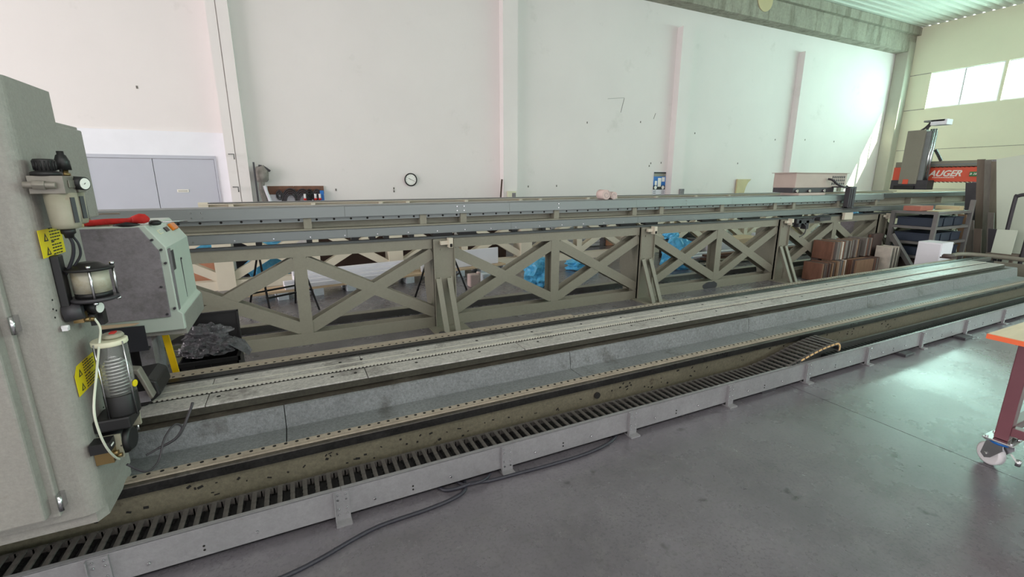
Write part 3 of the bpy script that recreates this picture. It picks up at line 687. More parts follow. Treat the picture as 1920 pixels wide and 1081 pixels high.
# open thin-walled acrylic sleeve
vs = []; n_ = 32
for rr, z in ((.052, .785), (.052, .985), (.0495, .985), (.0495, .785)):
    for i in range(n_): a = 2*PI*i/n_; vs.append((lx+rr*math.cos(a), ly+rr*math.sin(a), z))
MB().add(vs, [(k*n_+i, k*n_+(i+1) % n_, ((k+1) % 4)*n_+(i+1) % n_, ((k+1) % 4)*n_+i) for k in range(4) for i in range(n_)], True).build('clear_sleeve', 'clear', lub)
for a in (-2.2, -.6, .9, 2.5):
    x, y = lx+.058*math.cos(a), ly+.058*math.sin(a); MB().cyl((x, y, .694), (x, y, 1.0), .0025, n=8).build('tie_rod', 'chrome', lub)
q = MB().use('bowl'); q.lathe((lx+.01, ly+.01, 1.008), [(.032, 0), (.036, .006), (.03, .016)], 18); q.use('red'); q.cbox((lx+.012, ly+.012, 1.026), (.018, .028, .004)); q.build('cap', None, lub)
q = MB().use('yellow'); q.cyl((lx+.052, ly-.01, .815), (lx+.055, ly-.011, .815), .014, n=14); q.build('level_sticker', None, lub)
MB().box((-.77, 2.11, .645), (-.655, 2.235, .697)).build('bracket', 'black', lub, bevel=.008)
mot = thing('solenoid_valve', (-.7, 2.15, .5), 'round black solenoid with rusty brass plate at the foot of the left column', 'valve')
q = MB(); q.cyl((-.77, 2.175, .580), (-.69, 2.165, .580), .056, n=28); q.cyl((-.69, 2.165, .58), (-.672, 2.163, .58), .056, .042, n=28); q.build('coil_housing', 'black', mot)
q = MB().use('brass'); q.box((-.77, 2.07, .535), (-.715, 2.11, .59)); q.cyl((-.715, 2.08, .57), (-.70, 2.08, .57), .010, n=10); q.cyl((-.715, 2.095, .55), (-.695, 2.095, .55), .008, n=10); q.use('bowl').box((-.77, 2.11, .53), (-.695, 2.118, .63)); q.use('black').box((-.77, 2.04, .595), (-.71, 2.10, .635)); q.use('face').box((-.71, 2.055, .612), (-.708, 2.08, .618)); q.build('valve_plate', None, mot)
q = MB().use('bowl'); q.box((-.69, 2.235, .60), (-.66, 2.25, .655)); q.use('chrome').cyl((-.675, 2.243, .60), (-.675, 2.243, .57), .005, n=8); q.build('drain_plug', None, mot)
tag(MB().tube(spline([(-.70, 2.13, 1.10), (-.69, 2.13, 1.06), (-.70, 2.12, 1.0), (-.70, 2.04, .91), (-.70, 1.96, .81), (-.70, 1.96, .72), (-.70, 1.99, .64), (-.705, 2.05, .57), (-.71, 2.10, .53), (-.73, 2.11, .55)]), .004, 8).build('air_tube', 'tube'), 'thin whitish tube hanging in a long curve down the left column', 'tube')
tag(MB().tube(spline([(-.69, 2.10, .50), (-.65, 2.14, .43), (-.62, 2.2, .43), (-.60, 2.26, .50), (-.57, 2.32, .53), (-.55, 2.34, .50), (-.58, 2.32, .46), (-.64, 2.30, .44), (-.68, 2.28, .43)]), .0045, 8).tube(spline([(-.64, 2.30, .44), (-.57, 2.34, .46), (-.53, 2.40, .53), (-.515, 2.44, .57)]), .006, 8).build('loose_cable', 'hose'), 'thin black cable curling loose beside the foot of the left column', 'cable')

# rail wiper unit behind the lubricator, sitting on the bed
wp = thing('rail_wiper', (-.78, 2.8, .474), 'dark rail wiper block with a grey loop handle on the bed beside the left column', 'rail wiper')
MB().prism([(-1.0, .476), (-.765, .476), (-.70, .525), (-.71, .60), (-.745, .62), (-1.0, .60)], 2.72, 2.96, 'XZ').build('wiper_body', 'black', wp, bevel=.01)
MB().prism([(-.84, .60), (-.825, .685), (-.795, .705), (-.755, .695), (-.715, .54), (-.73, .53), (-.768, .672), (-.795, .682), (-.812, .67), (-.822, .60)], 2.66, 2.72, 'XZ').build('loop_handle', 'alu', wp, bevel=.005)
MB().box((-.80, 2.715, .50), (-.745, 2.72, .56)).build('cover_plate', 'boxgrey', wp)
q = MB(); q.box((-1.22, 3.28, .60), (-.86, 3.285, .755)); q.box((-1.22, 3.285, .60), (-.86, 3.33, .61)); tag(q.build('black_tray', 'rubber'), 'thin black sheet tray hanging below the grey cover box', 'tray')

# ------------------------------------------------------------------ GREY COVER BOX on the rear rail
cb = thing('cover_box', (-1.0, 3.6, .44), 'worn grey machine cover box with mint green cut-cornered end', 'machine')
prof = [(-1.45, .70), (-.665, .70), (-.665, .80), (-.685, .82), (-.690, 1.21), (-.775, 1.345), (-1.45, 1.345)]
MB().prism(prof, 3.30, 3.94, 'XZ').build('box_body', 'mint', cb, bevel=.006)
MB().prism([(-1.45, .70), (-.664, .66), (-.662, .79), (-1.45, .79)], 3.33, 3.97, 'XZ').build('base_skirt', 'green', cb, bevel=.005)
MB().prism([(-1.45, .79), (-.725, .79), (-.725, 1.19), (-.80, 1.335), (-1.45, 1.335)], 3.288, 3.302, 'XZ').build('front_panel', 'boxgrey', cb, bevel=.003)
q = MB()
for x, z in ((-.74, .81), (-.745, .98), (-.70, .84), (-.705, 1.12), (-.715, 1.20), (-.75, 1.26)): q.cyl((x, 3.280, z), (x, 3.300, z), .007, n=8)
q.build('panel_screw', 'dark', cb)
q = MB(); q.box((-.690, 3.60, .84), (-.684, 3.606, 1.10)); q.cyl((-.686, 3.603, 1.10), (-.68, 3.603, 1.10), .007, n=8); q.build('latch_slot', 'dark', cb)
q = MB(); q.box((-.690, 3.36, 1.06), (-.686, 3.44, 1.18)); q.build('end_panel_plate', 'dark', cb)
MB().box((-.690, 3.31, .80), (-.6835, 3.36, 1.2)).build('edge_trim', 'boxgrey', cb)
mrot = Matrix.Translation((-.732, 0, 1.278)) @ Matrix.Rotation(math.radians(57), 4, 'Y')
def slope(y0, y1, u0, u1, h, key, nm): MB().box((u0, y0, 0), (u1, y1, h), mrot).build(nm, key, cb)
slope(3.42, 3.50, -.03, .0, .004, 'ivory', 'switch_plate'); slope(3.43, 3.49, -.024, -.006, .006, 'mint', 'rocker_switch'); slope(3.58, 3.66, -.03, .0, .006, 'black', 'push_button')
q = MB().box((-.04, 3.72, 0), (.01, 3.84, .02), mrot); q.build('warning_lamp', 'orange', cb, bevel=.006)
MB().box((-1.2, 3.32, .40), (-.98, 3.7, .70)).build('rail_shoe', 'dark', cb)
MB().box((-.93, 3.36, .10), (-.86, 3.60, .70)).build('support_leg', 'boxgrey', cb)
o = MB().prism([(-.83, .655), (-.795, .655), (-.77, .33), (-.805, .33)], 3.46, 3.475, 'XZ').build('safety_bar', 'yellowbar', cb); tag(o, 'yellow upright strip')
o = MB().prism([(-1.13, .76), (-.90, .765), (-.88, .775), (-1.13, .785)], 3.27, 3.285, 'XZ').build('ledge_strip', 'pallet', cb)
# clutter on top of the box
tag(MB().lathe((-.89, 3.40, 1.345), [(.045, 0), (.045, .035), (.036, .035), (.036, .03)], 24).build('tape_roll', 'ivory'), 'roll of cream masking tape on the grey cover box', 'tape')
q = MB(); q.tube(spline([(-1.14, 3.34, 1.36), (-1.02, 3.345, 1.365), (-.95, 3.34, 1.37), (-.86, 3.345, 1.37), (-.83, 3.34, 1.378)]), .017, 8); blob(q, (-.80, 3.345, 1.378), (.045, .035, .03), 3, .3, 2, flat=False)
tag(q.build('work_glove', 'red'), 'crumpled red work glove on the front edge of the grey cover box', 'glove')
q = MB(); blob(q, (-.86, 3.315, 1.350), (.06, .02, .014), 5, .4, 2, flat=False); tag(q.build('oily_rag', 'black'), 'small black oily rag under the red glove', 'rag')
q = MB().use('mdf'); q.box((-1.05, 3.36, 1.346), (-.95, 3.46, 1.358)); q.box((-1.14, 3.31, 1.346), (-1.05, 3.33, 1.372)); tag(q.build('cardboard_scrap', None), 'cream card scraps on the grey cover box beside the regulator', 'card')
q = MB().use('black'); blob(q, (-.745, 3.40, 1.35), (.032, .03, .018), 8, .2, 2, flat=False); q.use('chrome'); q.cyl((-.73, 3.41, 1.352), (-.60, 3.50, 1.350), .005, n=8); tag(q.build('air_gun', None), 'black tool with thin steel rod lying at the corner of the cover box', 'tool')
q = MB().box((-1.08, 3.5, 1.40), (-.93, 3.515, 1.41)).box((-1.08, 3.5, 1.346), (-1.07, 3.515, 1.40)); tag(q.build('steel_ruler', 'alu'), 'narrow grey bar sticking out behind the regulator bowls', 'bar')

# ------------------------------------------------------------------ BLACK CRATE WITH WRAPPED PARTS
cr = thing('black_crate', (-.66, 3.95, 0), 'black plastic crate with raised lid, full of wrapped parts, between bed and truss', 'crate')
q = MB(); a0, a1, b0, b1, h = -.84, -.47, 3.78, 4.12, .315
q.box((a0, b0, 0), (a1, b1, .012)); q.box((a0, b0, 0), (a1, b0+.01, h)); q.box((a0, b1-.01, 0), (a1, b1, h)); q.box((a0, b0, 0), (a0+.01, b1, h)); q.box((a1-.01, b0, 0), (a1, b1, h)); q.box((a0-.015, b0-.015, h-.03), (a1+.015, b0, h)); q.box((a1, b0-.015, h-.03), (a1+.015, b1, h))
for x in (a0+.09, a0+.19, a0+.29): q.box((x-.006, b0-.01, .02), (x+.006, b0, h-.03))
q.build('crate_body', 'black', cr)
q = MB(); m_ = Matrix.Translation((a0, b1, h)) @ Matrix.Rotation(math.radians(-6), 4, 'X')
q.box((0, 0, 0), (.37, .012, .27), m_); q.box((0, -.02, 0), (.012, 0, .27), m_); q.box((.358, -.02, 0), (.37, 0, .27), m_); q.box((0, -.02, .258), (.37, 0, .27), m_); q.build('lid', 'black', cr)
for i, (c_, d_) in enumerate((((-.74, 3.93, .36), (.11, .09, .06)), ((-.60, 3.92, .365), (.11, .10, .055)), ((-.67, 4.0, .43), (.14, .07, .085)))):
    q = MB(); blob(q, c_, d_, i+2, .5, 4, 3.0)
    if i == 1: q.add([(-.52, 3.84, .39), (-.40, 3.80, .30), (-.38, 3.86, .32), (-.50, 3.96, .42)], [(0, 1, 2, 3)]); q.add([(-.50, 3.96, .42), (-.38, 3.86, .32), (-.43, 3.95, .38)], [(0, 1, 2)])
    tag(q.build('plastic_bag', 'plastic', fix=False), ['crumpled clear plastic bag at the front left of the black crate', 'crumpled clear plastic bag with a corner hanging over the right side of the black crate', 'crumpled clear plastic bag against the raised lid of the black crate'][i], 'bag', 'wrapped parts in the black crate')
q = MB().cyl((1.28, 4.32, 0), (1.28, 4.32, .05), .05, n=6).cyl((1.28, 4.32, .05), (1.28, 4.32, .07), .035, n=14); tag(q.build('levelling_nut', 'dark'), 'small dark round block on the floor beside the first truss strut', 'block')

# ------------------------------------------------------------------ BETWEEN AND BEHIND THE TRUSSES
def lerp(a, b, t): return a+(b-a)*t
# long pallet carrying white boards
A = Vector((-.62, 6.72)); B = Vector((3.42, 7.36)); dirv = (B-A).normalized(); ang = math.atan2(dirv.y, dirv.x); Ln = (B-A).length
def loc_m(o=(A.x, A.y, 0)): return Matrix.Translation(o) @ Matrix.Rotation(ang, 4, 'Z')
Mx = loc_m()
pl = thing('long_pallet', (A.x, A.y, 0), 'long low wooden pallet on pale blocks behind the near truss', 'pallet', rz=ang)
x = .35
while x < Ln:
    MB().box((x, 0, 0), (x+.13, .14, .10), Mx).build('block', 'foam', pl); MB().box((x, .24, 0), (x+.13, .36, .10), Mx).build('block', 'foam', pl); x += .46
for y in (0, .13, .26): MB().box((-.1, y, .10), (Ln, y+.10, .13), Mx).build('deck_plank', 'pallet', pl)
for i, (x0, x1, y, z, h) in enumerate(((.45, 1.9, .01, .131, .06), (.45, 2.05, .10, .131, .10), (.6, 2.2, .19, .131, .14), (.6, 2.3, .28, .131, .19))):
    tag(MB().box((x0, y, z), (x1, y+.08, z+h), Mx).build('white_board', 'whiteb', bevel=.004), ['front low white beam lying on the long pallet', 'second white beam from the front lying on the long pallet', 'third white beam from the front lying on the long pallet', 'rear and tallest white beam lying on the long pallet'][i], 'board', 'white beams on the long pallet')
tag(MB().box((2.5, .12, .131), (4.0, .15, .42), Mx).build('white_sheet', 'whiteb', bevel=.003), 'large white panel standing on edge at the right end of the long pallet', 'panel')
tag(MB().box((2.9, .2, .131), (3.5, .34, .2), Mx).build('pale_block', 'foam'), 'pale foam block behind the white panel on the pallet', 'block')
tag(MB().box((11.3, 5.85, 0), (11.9, 6.15, .76)).build('storage_crate', 'boxgrey', bevel=.01), 'grey crate behind the runway carrying a blue bundle', 'crate')
tag(MB().box((7.0, 7.12, 0), (7.4, 7.3, .38)).build('storage_crate', 'dark', bevel=.01), 'dark crate behind the third panel carrying a small blue bundle', 'crate')
# black folding trestles
def trestle(x, y, lab, rz=0):
    t = thing('folding_trestle', (x, y, 0), lab, 'trestle', 'black folding trestles behind the near truss', rz=rz)
    m_ = Matrix.Translation((x, y, 0)) @ Matrix.Rotation(rz, 4, 'Z')
    for sx in (-.3, .3):
        for sy in (-.28, .28):
            q = MB(); q.bar(m_ @ Vector((sx, sy, 0)), m_ @ Vector((sx*.75, 0, .80)), .022, .022); q.build('leg', 'black', t)
    for sy in (-.19, .19): MB().bar(m_ @ Vector((-.28, sy, .26)), m_ @ Vector((.28, sy, .26)), .02, .02).build('crossbar', 'black', t)
    MB().bar(m_ @ Vector((-.4, 0, .80)), m_ @ Vector((.4, 0, .80)), .04, .04).build('top_rail', 'black', t)
trestle(-.2, 6.15, 'black folding trestle standing behind the first crossed truss panel', .5)
trestle(1.85, 6.2, 'black folding trestle standing just right of the first main post', .9)
# blue sacks
def sack(c_, d_, s, lab, nm='blue_sack'):
    q = MB(); blob(q, c_, d_, s, .38, 4, 2.6); tag(q.build(nm, 'blue', fix=False), lab, 'sack', 'blue plastic sacks')
sack((3.35, 6.0, .21), (.24, .22, .24), 4, 'full bright blue plastic sack on the floor in the second truss panel')
sack((4.75, 6.9, .09), (.30, .22, .11), 6, 'small slumped blue plastic sack on the floor right of the full one')
sack((6.35, 6.15, .24), (.30, .20, .32), 9, 'blue plastic sack just right of the second main post')
sack((-.40, 8.28, .285), (.30, .12, .36), 11, 'tall blue plastic sack hanging behind the far truss at the left')
sack((7.2, 7.2, .50), (.16, .12, .14), 12, 'small blue bundle seen through the third panel crossing')
sack((11.6, 6.0, .84), (.22, .12, .10), 13, 'blue bundle under the girder above the stacked boards')
tag(MB().box((-1.5, 8.47, .56), (-1.1, 8.56, .68)).build('blue_film', 'blue', bevel=.02), 'blue film folded over the top of the orange plywood sheet', 'film')
q = MB(); q.box((2.35, 6.35, 0), (2.5, 6.5, .20)); q.box((2.5, 6.40, 0), (2.55, 6.5, .22)); tag(q.build('wood_offcut', 'pink', bevel=.02), 'short pinkish wooden offcut standing on floor in the second panel', 'wood')
tag(MB().box((2.62, 6.45, .0), (2.74, 6.6, .16)).build('foam_block', 'foam'), 'pale blue foam block beside the pinkish offcut', 'block')
tag(MB().box((-1.75, 8.50, 0), (-1.18, 8.53, .60)).build('plywood_sheet', 'ply'), 'orange plywood sheet leaning at the left behind the far truss', 'panel')
tag(MB().box((-1.75, 6.2, .0), (-1.0, 6.6, .02)).build('floor_board', 'ply'), 'flat pinkish board on floor left of the first truss panel', 'board')
tag(MB().box((.2, 8.7, 0), (2.9, 8.76, 1.0)).build('brown_sheet', 'brown'), 'dark brown panel standing behind the far truss at the left', 'panel')
tag(MB().box((3.1, 8.6, 0), (4.0, 8.68, .86)).build('brown_sheet', 'brown'), 'shorter dark brown panel right of the larger one behind the far truss', 'panel')
tag(MB().box((-.98, 8.85, 0), (-.72, 9.0, .7)).build('dark_locker', 'black'), 'narrow black locker behind the blue sack at the far left', 'locker')
# white slatted shutter stack
sl = thing('slatted_panel', (6.3, 9.2, 0), 'white panel of wide horizontal slats behind the second truss panel', 'panel')
MB().box((5.45, 9.22, 0), (6.85, 9.26, 1.0)).build('backing', 'rail', sl)
for k in range(12): MB().box((5.45, 9.19, .02+k*.08), (6.85, 9.22, .088+k*.08)).build('slat', 'whiteb', sl)
tag(MB().box((7.05, 9.3, 0), (7.5, 9.6, .95)).build('grey_cupboard', 'boxgrey'), 'mauve grey narrow cupboard right of the slatted panel', 'cupboard')
tag(MB().box((7.1, 9.2, 0), (7.35, 9.28, .85)).build('chipboard_strip', 'ply'), 'narrow orange chipboard strip against the mauve cupboard', 'board')
sh = thing('parts_shelf', (8.0, 9.4, 0), 'dark shelf of tools and tins right of the chipboard strip, behind the far truss', 'shelf')
for x in (7.62, 8.5): MB().box((x, 9.25, 0), (x+.03, 9.6, 1.1)).build('upright', 'dark', sh)
for z in (.05, .4, .75): MB().box((7.62, 9.25, z), (8.53, 9.6, z+.02)).build('shelf_board', 'dark', sh)
random.seed(5)
for k in range(12):
    x = 7.72+.14*(k % 6); z = (.07 if k < 6 else .42); h = random.uniform(.10, .24)
    key = ['black', 'boxgrey', 'whiteb', 'bluep'][(k*7+k//6) % 4]
    tag(MB().cyl((x, 9.4, z), (x, 9.4, z+h), .05, n=12).build('tin', key), '%s tin, %s from the left on the %s shelf of the dark parts rack' % ({'black': 'black', 'boxgrey': 'grey', 'whiteb': 'white', 'bluep': 'blue'}[key], ['first', 'second', 'third', 'fourth', 'fifth', 'sixth'][k % 6], 'lower' if k < 6 else 'middle'), 'tin', 'tins on the parts shelf')
# grey perforated electrical panel and columns in third panel gap
q = thing('tool_board', (9.6, 8.9, .0), 'dark grey perforated board behind the third truss panel', 'board')
MB().box((9.1, 8.9, .0), (10.4, 8.94, 1.05)).build('board', 'dark', q)
hh = MB()
for i in range(8):
    for j2 in range(5): hh.cyl((9.2+i*.15, 8.895, .3+j2*.15), (9.2+i*.15, 8.90, .3+j2*.15), .02, n=8)
o = hh.build('hole', 'hole', q); o['kind'] = 'stuff'
# stacked sheet and profile pallets behind panels three and four
random.seed(11)
prf = thing('profile_stack', (9, 6.4, 0), 'stack of long pale profiles and sheets lying behind the third truss panel', 'stack')
for k in range(16):
    y = 6.1+.14*(k % 5); z = .02+.045*(k//5)+.02*(k % 2); x0 = 6.9+random.uniform(-.2, .5); x1 = 11.5+random.uniform(-.5, 2)
    MB().box((x0, y, z), (x1, y+.11, z+.035)).build('profile', random.choice(['whiteb', 'silver', 'foam', 'creamf', 'wood1', 'whiteb']), prf)
for i, (x, y) in enumerate(((6.3, 7.1), (7.7, 7.1))):
    q = MB(); q.box((x, y, 0), (x+.35, y+.3, .18)); q.cyl((x+.17, y+.15, .18), (x+.17, y+.15, .36), .11, n=14); tag(q.build('motor_part', 'dark', bevel=.01), ['dark machine part on floor left behind the third panel', 'dark machine part on floor right behind the third panel'][i], 'machine part')
for i, (x, y, z) in enumerate(((8.2, 7.0, .28), (9.1, 7.1, .30), (10.2, 7.05, .34))):
    tag(MB().box((x, y, 0), (x+.9, y+.5, z), ).build('wrapped_bundle', ['whiteb', 'pallet', 'foam'][i], bevel=.02), ['white wrapped bundle behind the third panel', 'tan wooden bundle behind the third panel', 'pale blue bundle behind the fourth panel'][i], 'bundle')
tag(MB().box((8.3, 8.6, 0), (9.0, 8.66, 1.0)).build('mdf_sheet', 'mdf'), 'tan sheet leaning behind the far truss in the third panel', 'panel')
tag(MB().box((10.7, 8.4, 0), (13.5, 8.46, .95)).build('tan_sheet', 'mdf'), 'long tan sheet behind the far truss under the measuring carriage', 'panel')

# ------------------------------------------------------------------ ON THE REAR WALL
ck = thing('wall_clock', (1.91*1.25, 9.96, 1.61), 'round white wall clock with thin black rim', 'clock')
c = Vector((2.385, 9.985, 1.61)); R = .125
MB().cyl((c.x, 9.998, c.z), (c.x, 9.965, c.z), R-.012, n=40).build('clock_face', 'face', ck)
pts = [(c.x+R*math.cos(2*PI*i/40)-.0, 9.965, c.z+R*math.sin(2*PI*i/40)) for i in range(40)]; MB().tube(pts, .013, 8, True).build('rim', 'black', ck)
q = MB(); q.bar((c.x, 9.962, c.z), (c.x-.05, 9.962, c.z+.035), .008, .002); q.bar((c.x-.01, 9.961, c.z+.01), (c.x+.075, 9.961, c.z-.03), .005, .002); q.build('clock_hand', 'black', ck)
q = MB()
for i in range(12): a = 2*PI*i/12; q.bar((c.x+.085*math.cos(a), 9.963, c.z+.085*math.sin(a)), (c.x+.1*math.cos(a), 9.963, c.z+.1*math.sin(a)), .004, .002)
q.build('hour_marks', 'black', ck)
# hose board
hb = thing('hose_board', (.14, 9.95, 1.2), 'brown wooden board screwed to the rear wall with pegs for hoses', 'peg board')
MB().box((-.36, 9.965, 1.335), (.09, 9.99, 1.49)).build('board', 'wood1', hb); MB().box((.095, 9.965, 1.335), (.63, 9.99, 1.49)).build('board', 'wood1', hb)
MB().box((-.35, 9.975, .9), (.62, 9.992, 1.33)).build('backing_sheet', 'whiteb', hb)
for x in (-.17, -.02, .1, .24, .38, .5): MB().cyl((x, 9.965, 1.42), (x, 9.86, 1.43), .008, n=8).build('peg', 'dark', hb)
for i, (x, r_, n_, z, m_) in enumerate(((-.17, .05, 2, 1.40, 'dark'), (.02, .15, 4, 1.44, 'hose'), (.24, .14, 4, 1.43, 'hose'), (.36, .06, 3, 1.42, 'black'), (.5, .08, 4, 1.42, 'hose'))):
    q = MB()
    for k in range(n_):
        rr = r_-.022*k; pts = []
        for a in range(0, 25): t = 2*PI*a/24; pts.append((x+rr*math.cos(t), 9.93-.012*k, z-r_*1.6+(rr*1.6)*math.sin(t)))
        q.tube(pts, .012, 8)
    tag(q.build('hose_coil', m_), ['small dark strap hanging leftmost on the brown peg board', 'large looped dark hose hanging second from left on the peg board', 'large looped dark hose with white red tag, middle of the peg board', 'narrow black cable bundle right of the middle on the peg board', 'dark blue looped hose with white red plugs, rightmost on the peg board'][i], 'hose', 'hoses on the peg board')
for x, wh in ((.27, 'leftmost'), (.46, 'middle'), (.54, 'rightmost')):
    q = MB().use('wheel').cyl((x, 9.86, 1.24), (x, 9.86, 1.34), .022, n=10).use('red').cyl((x, 9.86, 1.22), (x, 9.86, 1.255), .028, n=10); tag(q.build('hose_plug', None), wh+' white and red hose plug hanging on the peg board', 'plug', 'white and red plugs on the peg board')
tag(MB().box((.55, 9.90, 1.1), (.62, 9.96, 1.40)).build('cloth_strip', 'bluep'), 'blue cloth strip at the right end of the peg board', 'cloth')
# dust bag / extractor hanging beside the first column
dx = thing('extractor_bag', (-.44, 9.85, 1.2), 'worn grey cloth extractor bag hanging beside the first wall column', 'dust bag')
q = MB(); blob(q, (-.42, 9.86, 1.70), (.11, .08, .17), 21, .25, 3, 2, flat=False); q.build('bag', 'bagcloth', dx)
q = MB(); q.tube(spline([(-.46, 9.85, 1.86), (-.38, 9.84, 1.84), (-.30, 9.84, 1.78), (-.28, 9.84, 1.76)]), .02, 8); q.build('hook_arm', 'dark', dx)
q = MB(); q.tube(spline([(-.43, 9.86, 1.58), (-.45, 9.86, 1.45), (-.42, 9.86, 1.2), (-.40, 9.86, 1.0)]), .05, 10); q.build('sleeve', 'bagcloth', dx)
q = MB(); q.tube(spline([(-.40, 9.82, 1.5), (-.37, 9.82, 1.35), (-.30, 9.82, 1.1)]), .03, 10); q.build('white_hose', 'whiteb', dx)
tag(MB().bar((-.53, 9.76, 1.92), (-.53, 9.76, .0), .03, .03).build('steel_post', 'dark'), 'thin dark upright rod beside the first wall column', 'rod')
tag(MB().bar((4.44, 9.76, 1.62), (4.30, 9.74, .0), .035, .02).build('steel_bar', 'brown'), 'thin dark bar leaning on the left of the second wall column', 'bar')
so = thing('socket_box', (4.7, 9.78, 1.3), 'pale socket box at the foot of the second wall column', 'socket'); MB().box((4.58, 9.74, 1.15), (4.80, 9.80, 1.35)).build('housing', 'ivory', so, bevel=.01); MB().box((4.69, 9.73, 1.20), (4.78, 9.74, 1.31)).build('cover', 'boxgrey', so)
tag(MB().box((10.02-.05, 9.77, 1.2), (10.2-.05, 9.80, 1.36)).build('switch_box', 'boxgrey', bevel=.008), 'small grey switch box on the third wall column', 'switch')
# poster (a calendar): a cutter at sea, plain stand-in, with white lower pages
po = thing('calendar_poster', (9.4, 9.97, 1.2), 'tall poster with blue picture and white lower leaf beside the third wall column', 'poster')
def R4(y, x0, x1, z0, z1, key, nm): MB().box((x0, y, z0), (x1, y+.002, z1)).build(nm, key, po)
X0, X1 = 9.17, 9.63
MB().box((X0, 9.988, 1.05), (X1, 9.996, 1.83)).build('paper', 'whiteb', po)
R4(9.986, X0+.01, X1-.01, 1.78, 1.82, 'black', 'header'); R4(9.986, X0+.01, X1-.01, 1.70, 1.78, 'alu', 'header_picture'); R4(9.986, X0+.01, X1-.01, 1.42, 1.70, 'bluep', 'sky_picture'); R4(9.986, X0+.01, X1-.01, 1.34, 1.46, 'black', 'dark_picture')
for x, z, s in ((X0+.10, 1.40, .05), (X0+.37, 1.40, .05)): MB().cyl((x, 9.983, z), (x, 9.986, z), s, n=16).build('round_picture', 'face', po)
R4(9.984, X0+.17, X0+.29, 1.42, 1.66, 'face', 'white_figure'); R4(9.984, X0+.06, X0+.14, 1.46, 1.58, 'face', 'white_figure'); R4(9.984, X0+.31, X0+.42, 1.56, 1.68, 'face', 'white_figure')
for z in (1.24, 1.29): R4(9.986, X0+.02, X0+.12, z, z+.015, 'dark', 'text_line'); R4(9.986, X1-.14, X1-.02, z, z+.015, 'dark', 'text_line')
# curved template
q = MB(); pts = [(12.5, 1.0), (12.83, 1.0), (12.85, 1.2), (12.90, 1.38), (12.98, 1.52), (13.12, 1.63), (12.5, 1.63)]; q.prism(pts, 9.93, 9.98, 'XZ'); tag(q.build('curved_template', 'mdf'), 'tan board with one concave curved edge leaning on the rear wall', 'board')
tag(MB().box((17.8, 9.95, 1.2), (17.98, 10, 1.42)).build('wall_switch', 'alu'), 'small grey box on the rear wall near the corner', 'switch')
# foam rolls lying on the near girder
for i, (x, r_) in enumerate(((3.68, .062), (3.82, .048))):
    q = MB().use('pink').cyl((x, 4.84+.02*i, 1.3565+r_), (x, 4.98, 1.3565+r_), r_, n=28)
    q.use('boxgrey'); pts = [(x+(.012+.0055*t)*math.cos(t), 4.839+.02*i, 1.3565+r_+(.012+.0055*t)*math.sin(t)) for t in [k*.35 for k in range(22 if i == 0 else 14)]]; q.tube(pts, .002, 5)
    tag(q.build('foam_roll', None), ['larger pinkish foam roll lying on the near girder', 'smaller pinkish foam roll lying on the near girder, right of the larger'][i], 'roll', 'foam rolls on the near girder')

# ------------------------------------------------------------------ MEASURING CARRIAGE on the girder
mc = thing('measuring_carriage', (8.2, 4.9, 1.356), 'beige covered machine carriage riding on top of the rail girder', 'machine carriage')
MB().box((7.50, 4.86, 1.475), (8.90, 5.25, 1.715)).build('cover', 'mach', mc, bevel=.006)
MB().box((7.46, 4.84, 1.712), (8.93, 5.27, 1.722)).build('lid', 'mach', mc)
MB().box((7.44, 4.85, 1.40), (8.55, 5.2, 1.475)).build('underframe', 'dark', mc)
MB().box((7.5, 4.78, 1.357), (8.2, 5.1, 1.395)).build('slide_plate', 'mach', mc)
for x in (7.52, 7.85, 8.25): MB().cyl((x, 4.82, 1.425), (x, 4.85, 1.425), .025, n=12).build('roller', 'chrome', mc)
gr = MB()
for k in range(7):
    for j2 in range(3): gr.box((8.48+k*.055, 4.856, 1.52+j2*.055), (8.51+k*.055, 4.86, 1.56+j2*.055))
o = gr.build('vent_slots', 'dark', mc); o['kind'] = 'stuff'
q = MB(); q.box((8.62, 4.62, 1.13), (8.80, 4.70, 1.49)); q.box((8.655, 4.612, 1.15), (8.665, 4.62, 1.47)); q.box((8.72, 4.612, 1.15), (8.73, 4.62, 1.47)); q.build('hanging_arm', 'dark', mc, bevel=.004)
MB().box((8.5, 4.66, 1.475), (8.8, 4.9, 1.495)).build('arm_plate', 'dark', mc)
MB().tube(spline([(8.32, 4.84, 1.62), (8.36, 4.78, 1.60), (8.45, 4.74, 1.53), (8.6, 4.7, 1.48), (8.66, 4.7, 1.5)]), .018, 8).build('cable_loom', 'hose', mc)
MB().box((8.62, 4.55, 1.134), (9.2, 4.68, 1.15)).build('foot_plate', 'dark', mc)
MB().box((8.66, 4.66, .93), (8.90, 4.70, 1.05)).build('lower_bracket', 'creamf', mc)
q = MB()
for a in ((7.30, .92, 7.75, .99), (7.36, .86, 7.42, .97), (7.55, .82, 7.62, .96), (7.9, .94, 8.2, 1.0)): q.box((a[0], 4.62, a[1]), (a[2], 4.71, a[3]))
q.tube(spline([(7.45, 4.64, .95), (7.52, 4.6, .86), (7.50, 4.6, .75), (7.42, 4.62, .70)]), .008, 6); q.tube(spline([(7.7, 4.62, .98), (7.8, 4.6, 1.03), (8.1, 4.6, 1.06), (8.3, 4.64, 1.05)]), .010, 6)
q.build('drive_head', 'dark', mc)
hk = MB().tube(spline([(10.9, 4.62, 1.0), (10.95, 4.55, .95), (10.93, 4.55, .80), (10.85, 4.55, .72), (10.75, 4.55, .74), (10.72, 4.55, .80)]), .022, 8); tag(hk.build('lifting_hook', 'rail'), 'bent grey steel hook hanging under the girder left of the rack', 'hook')

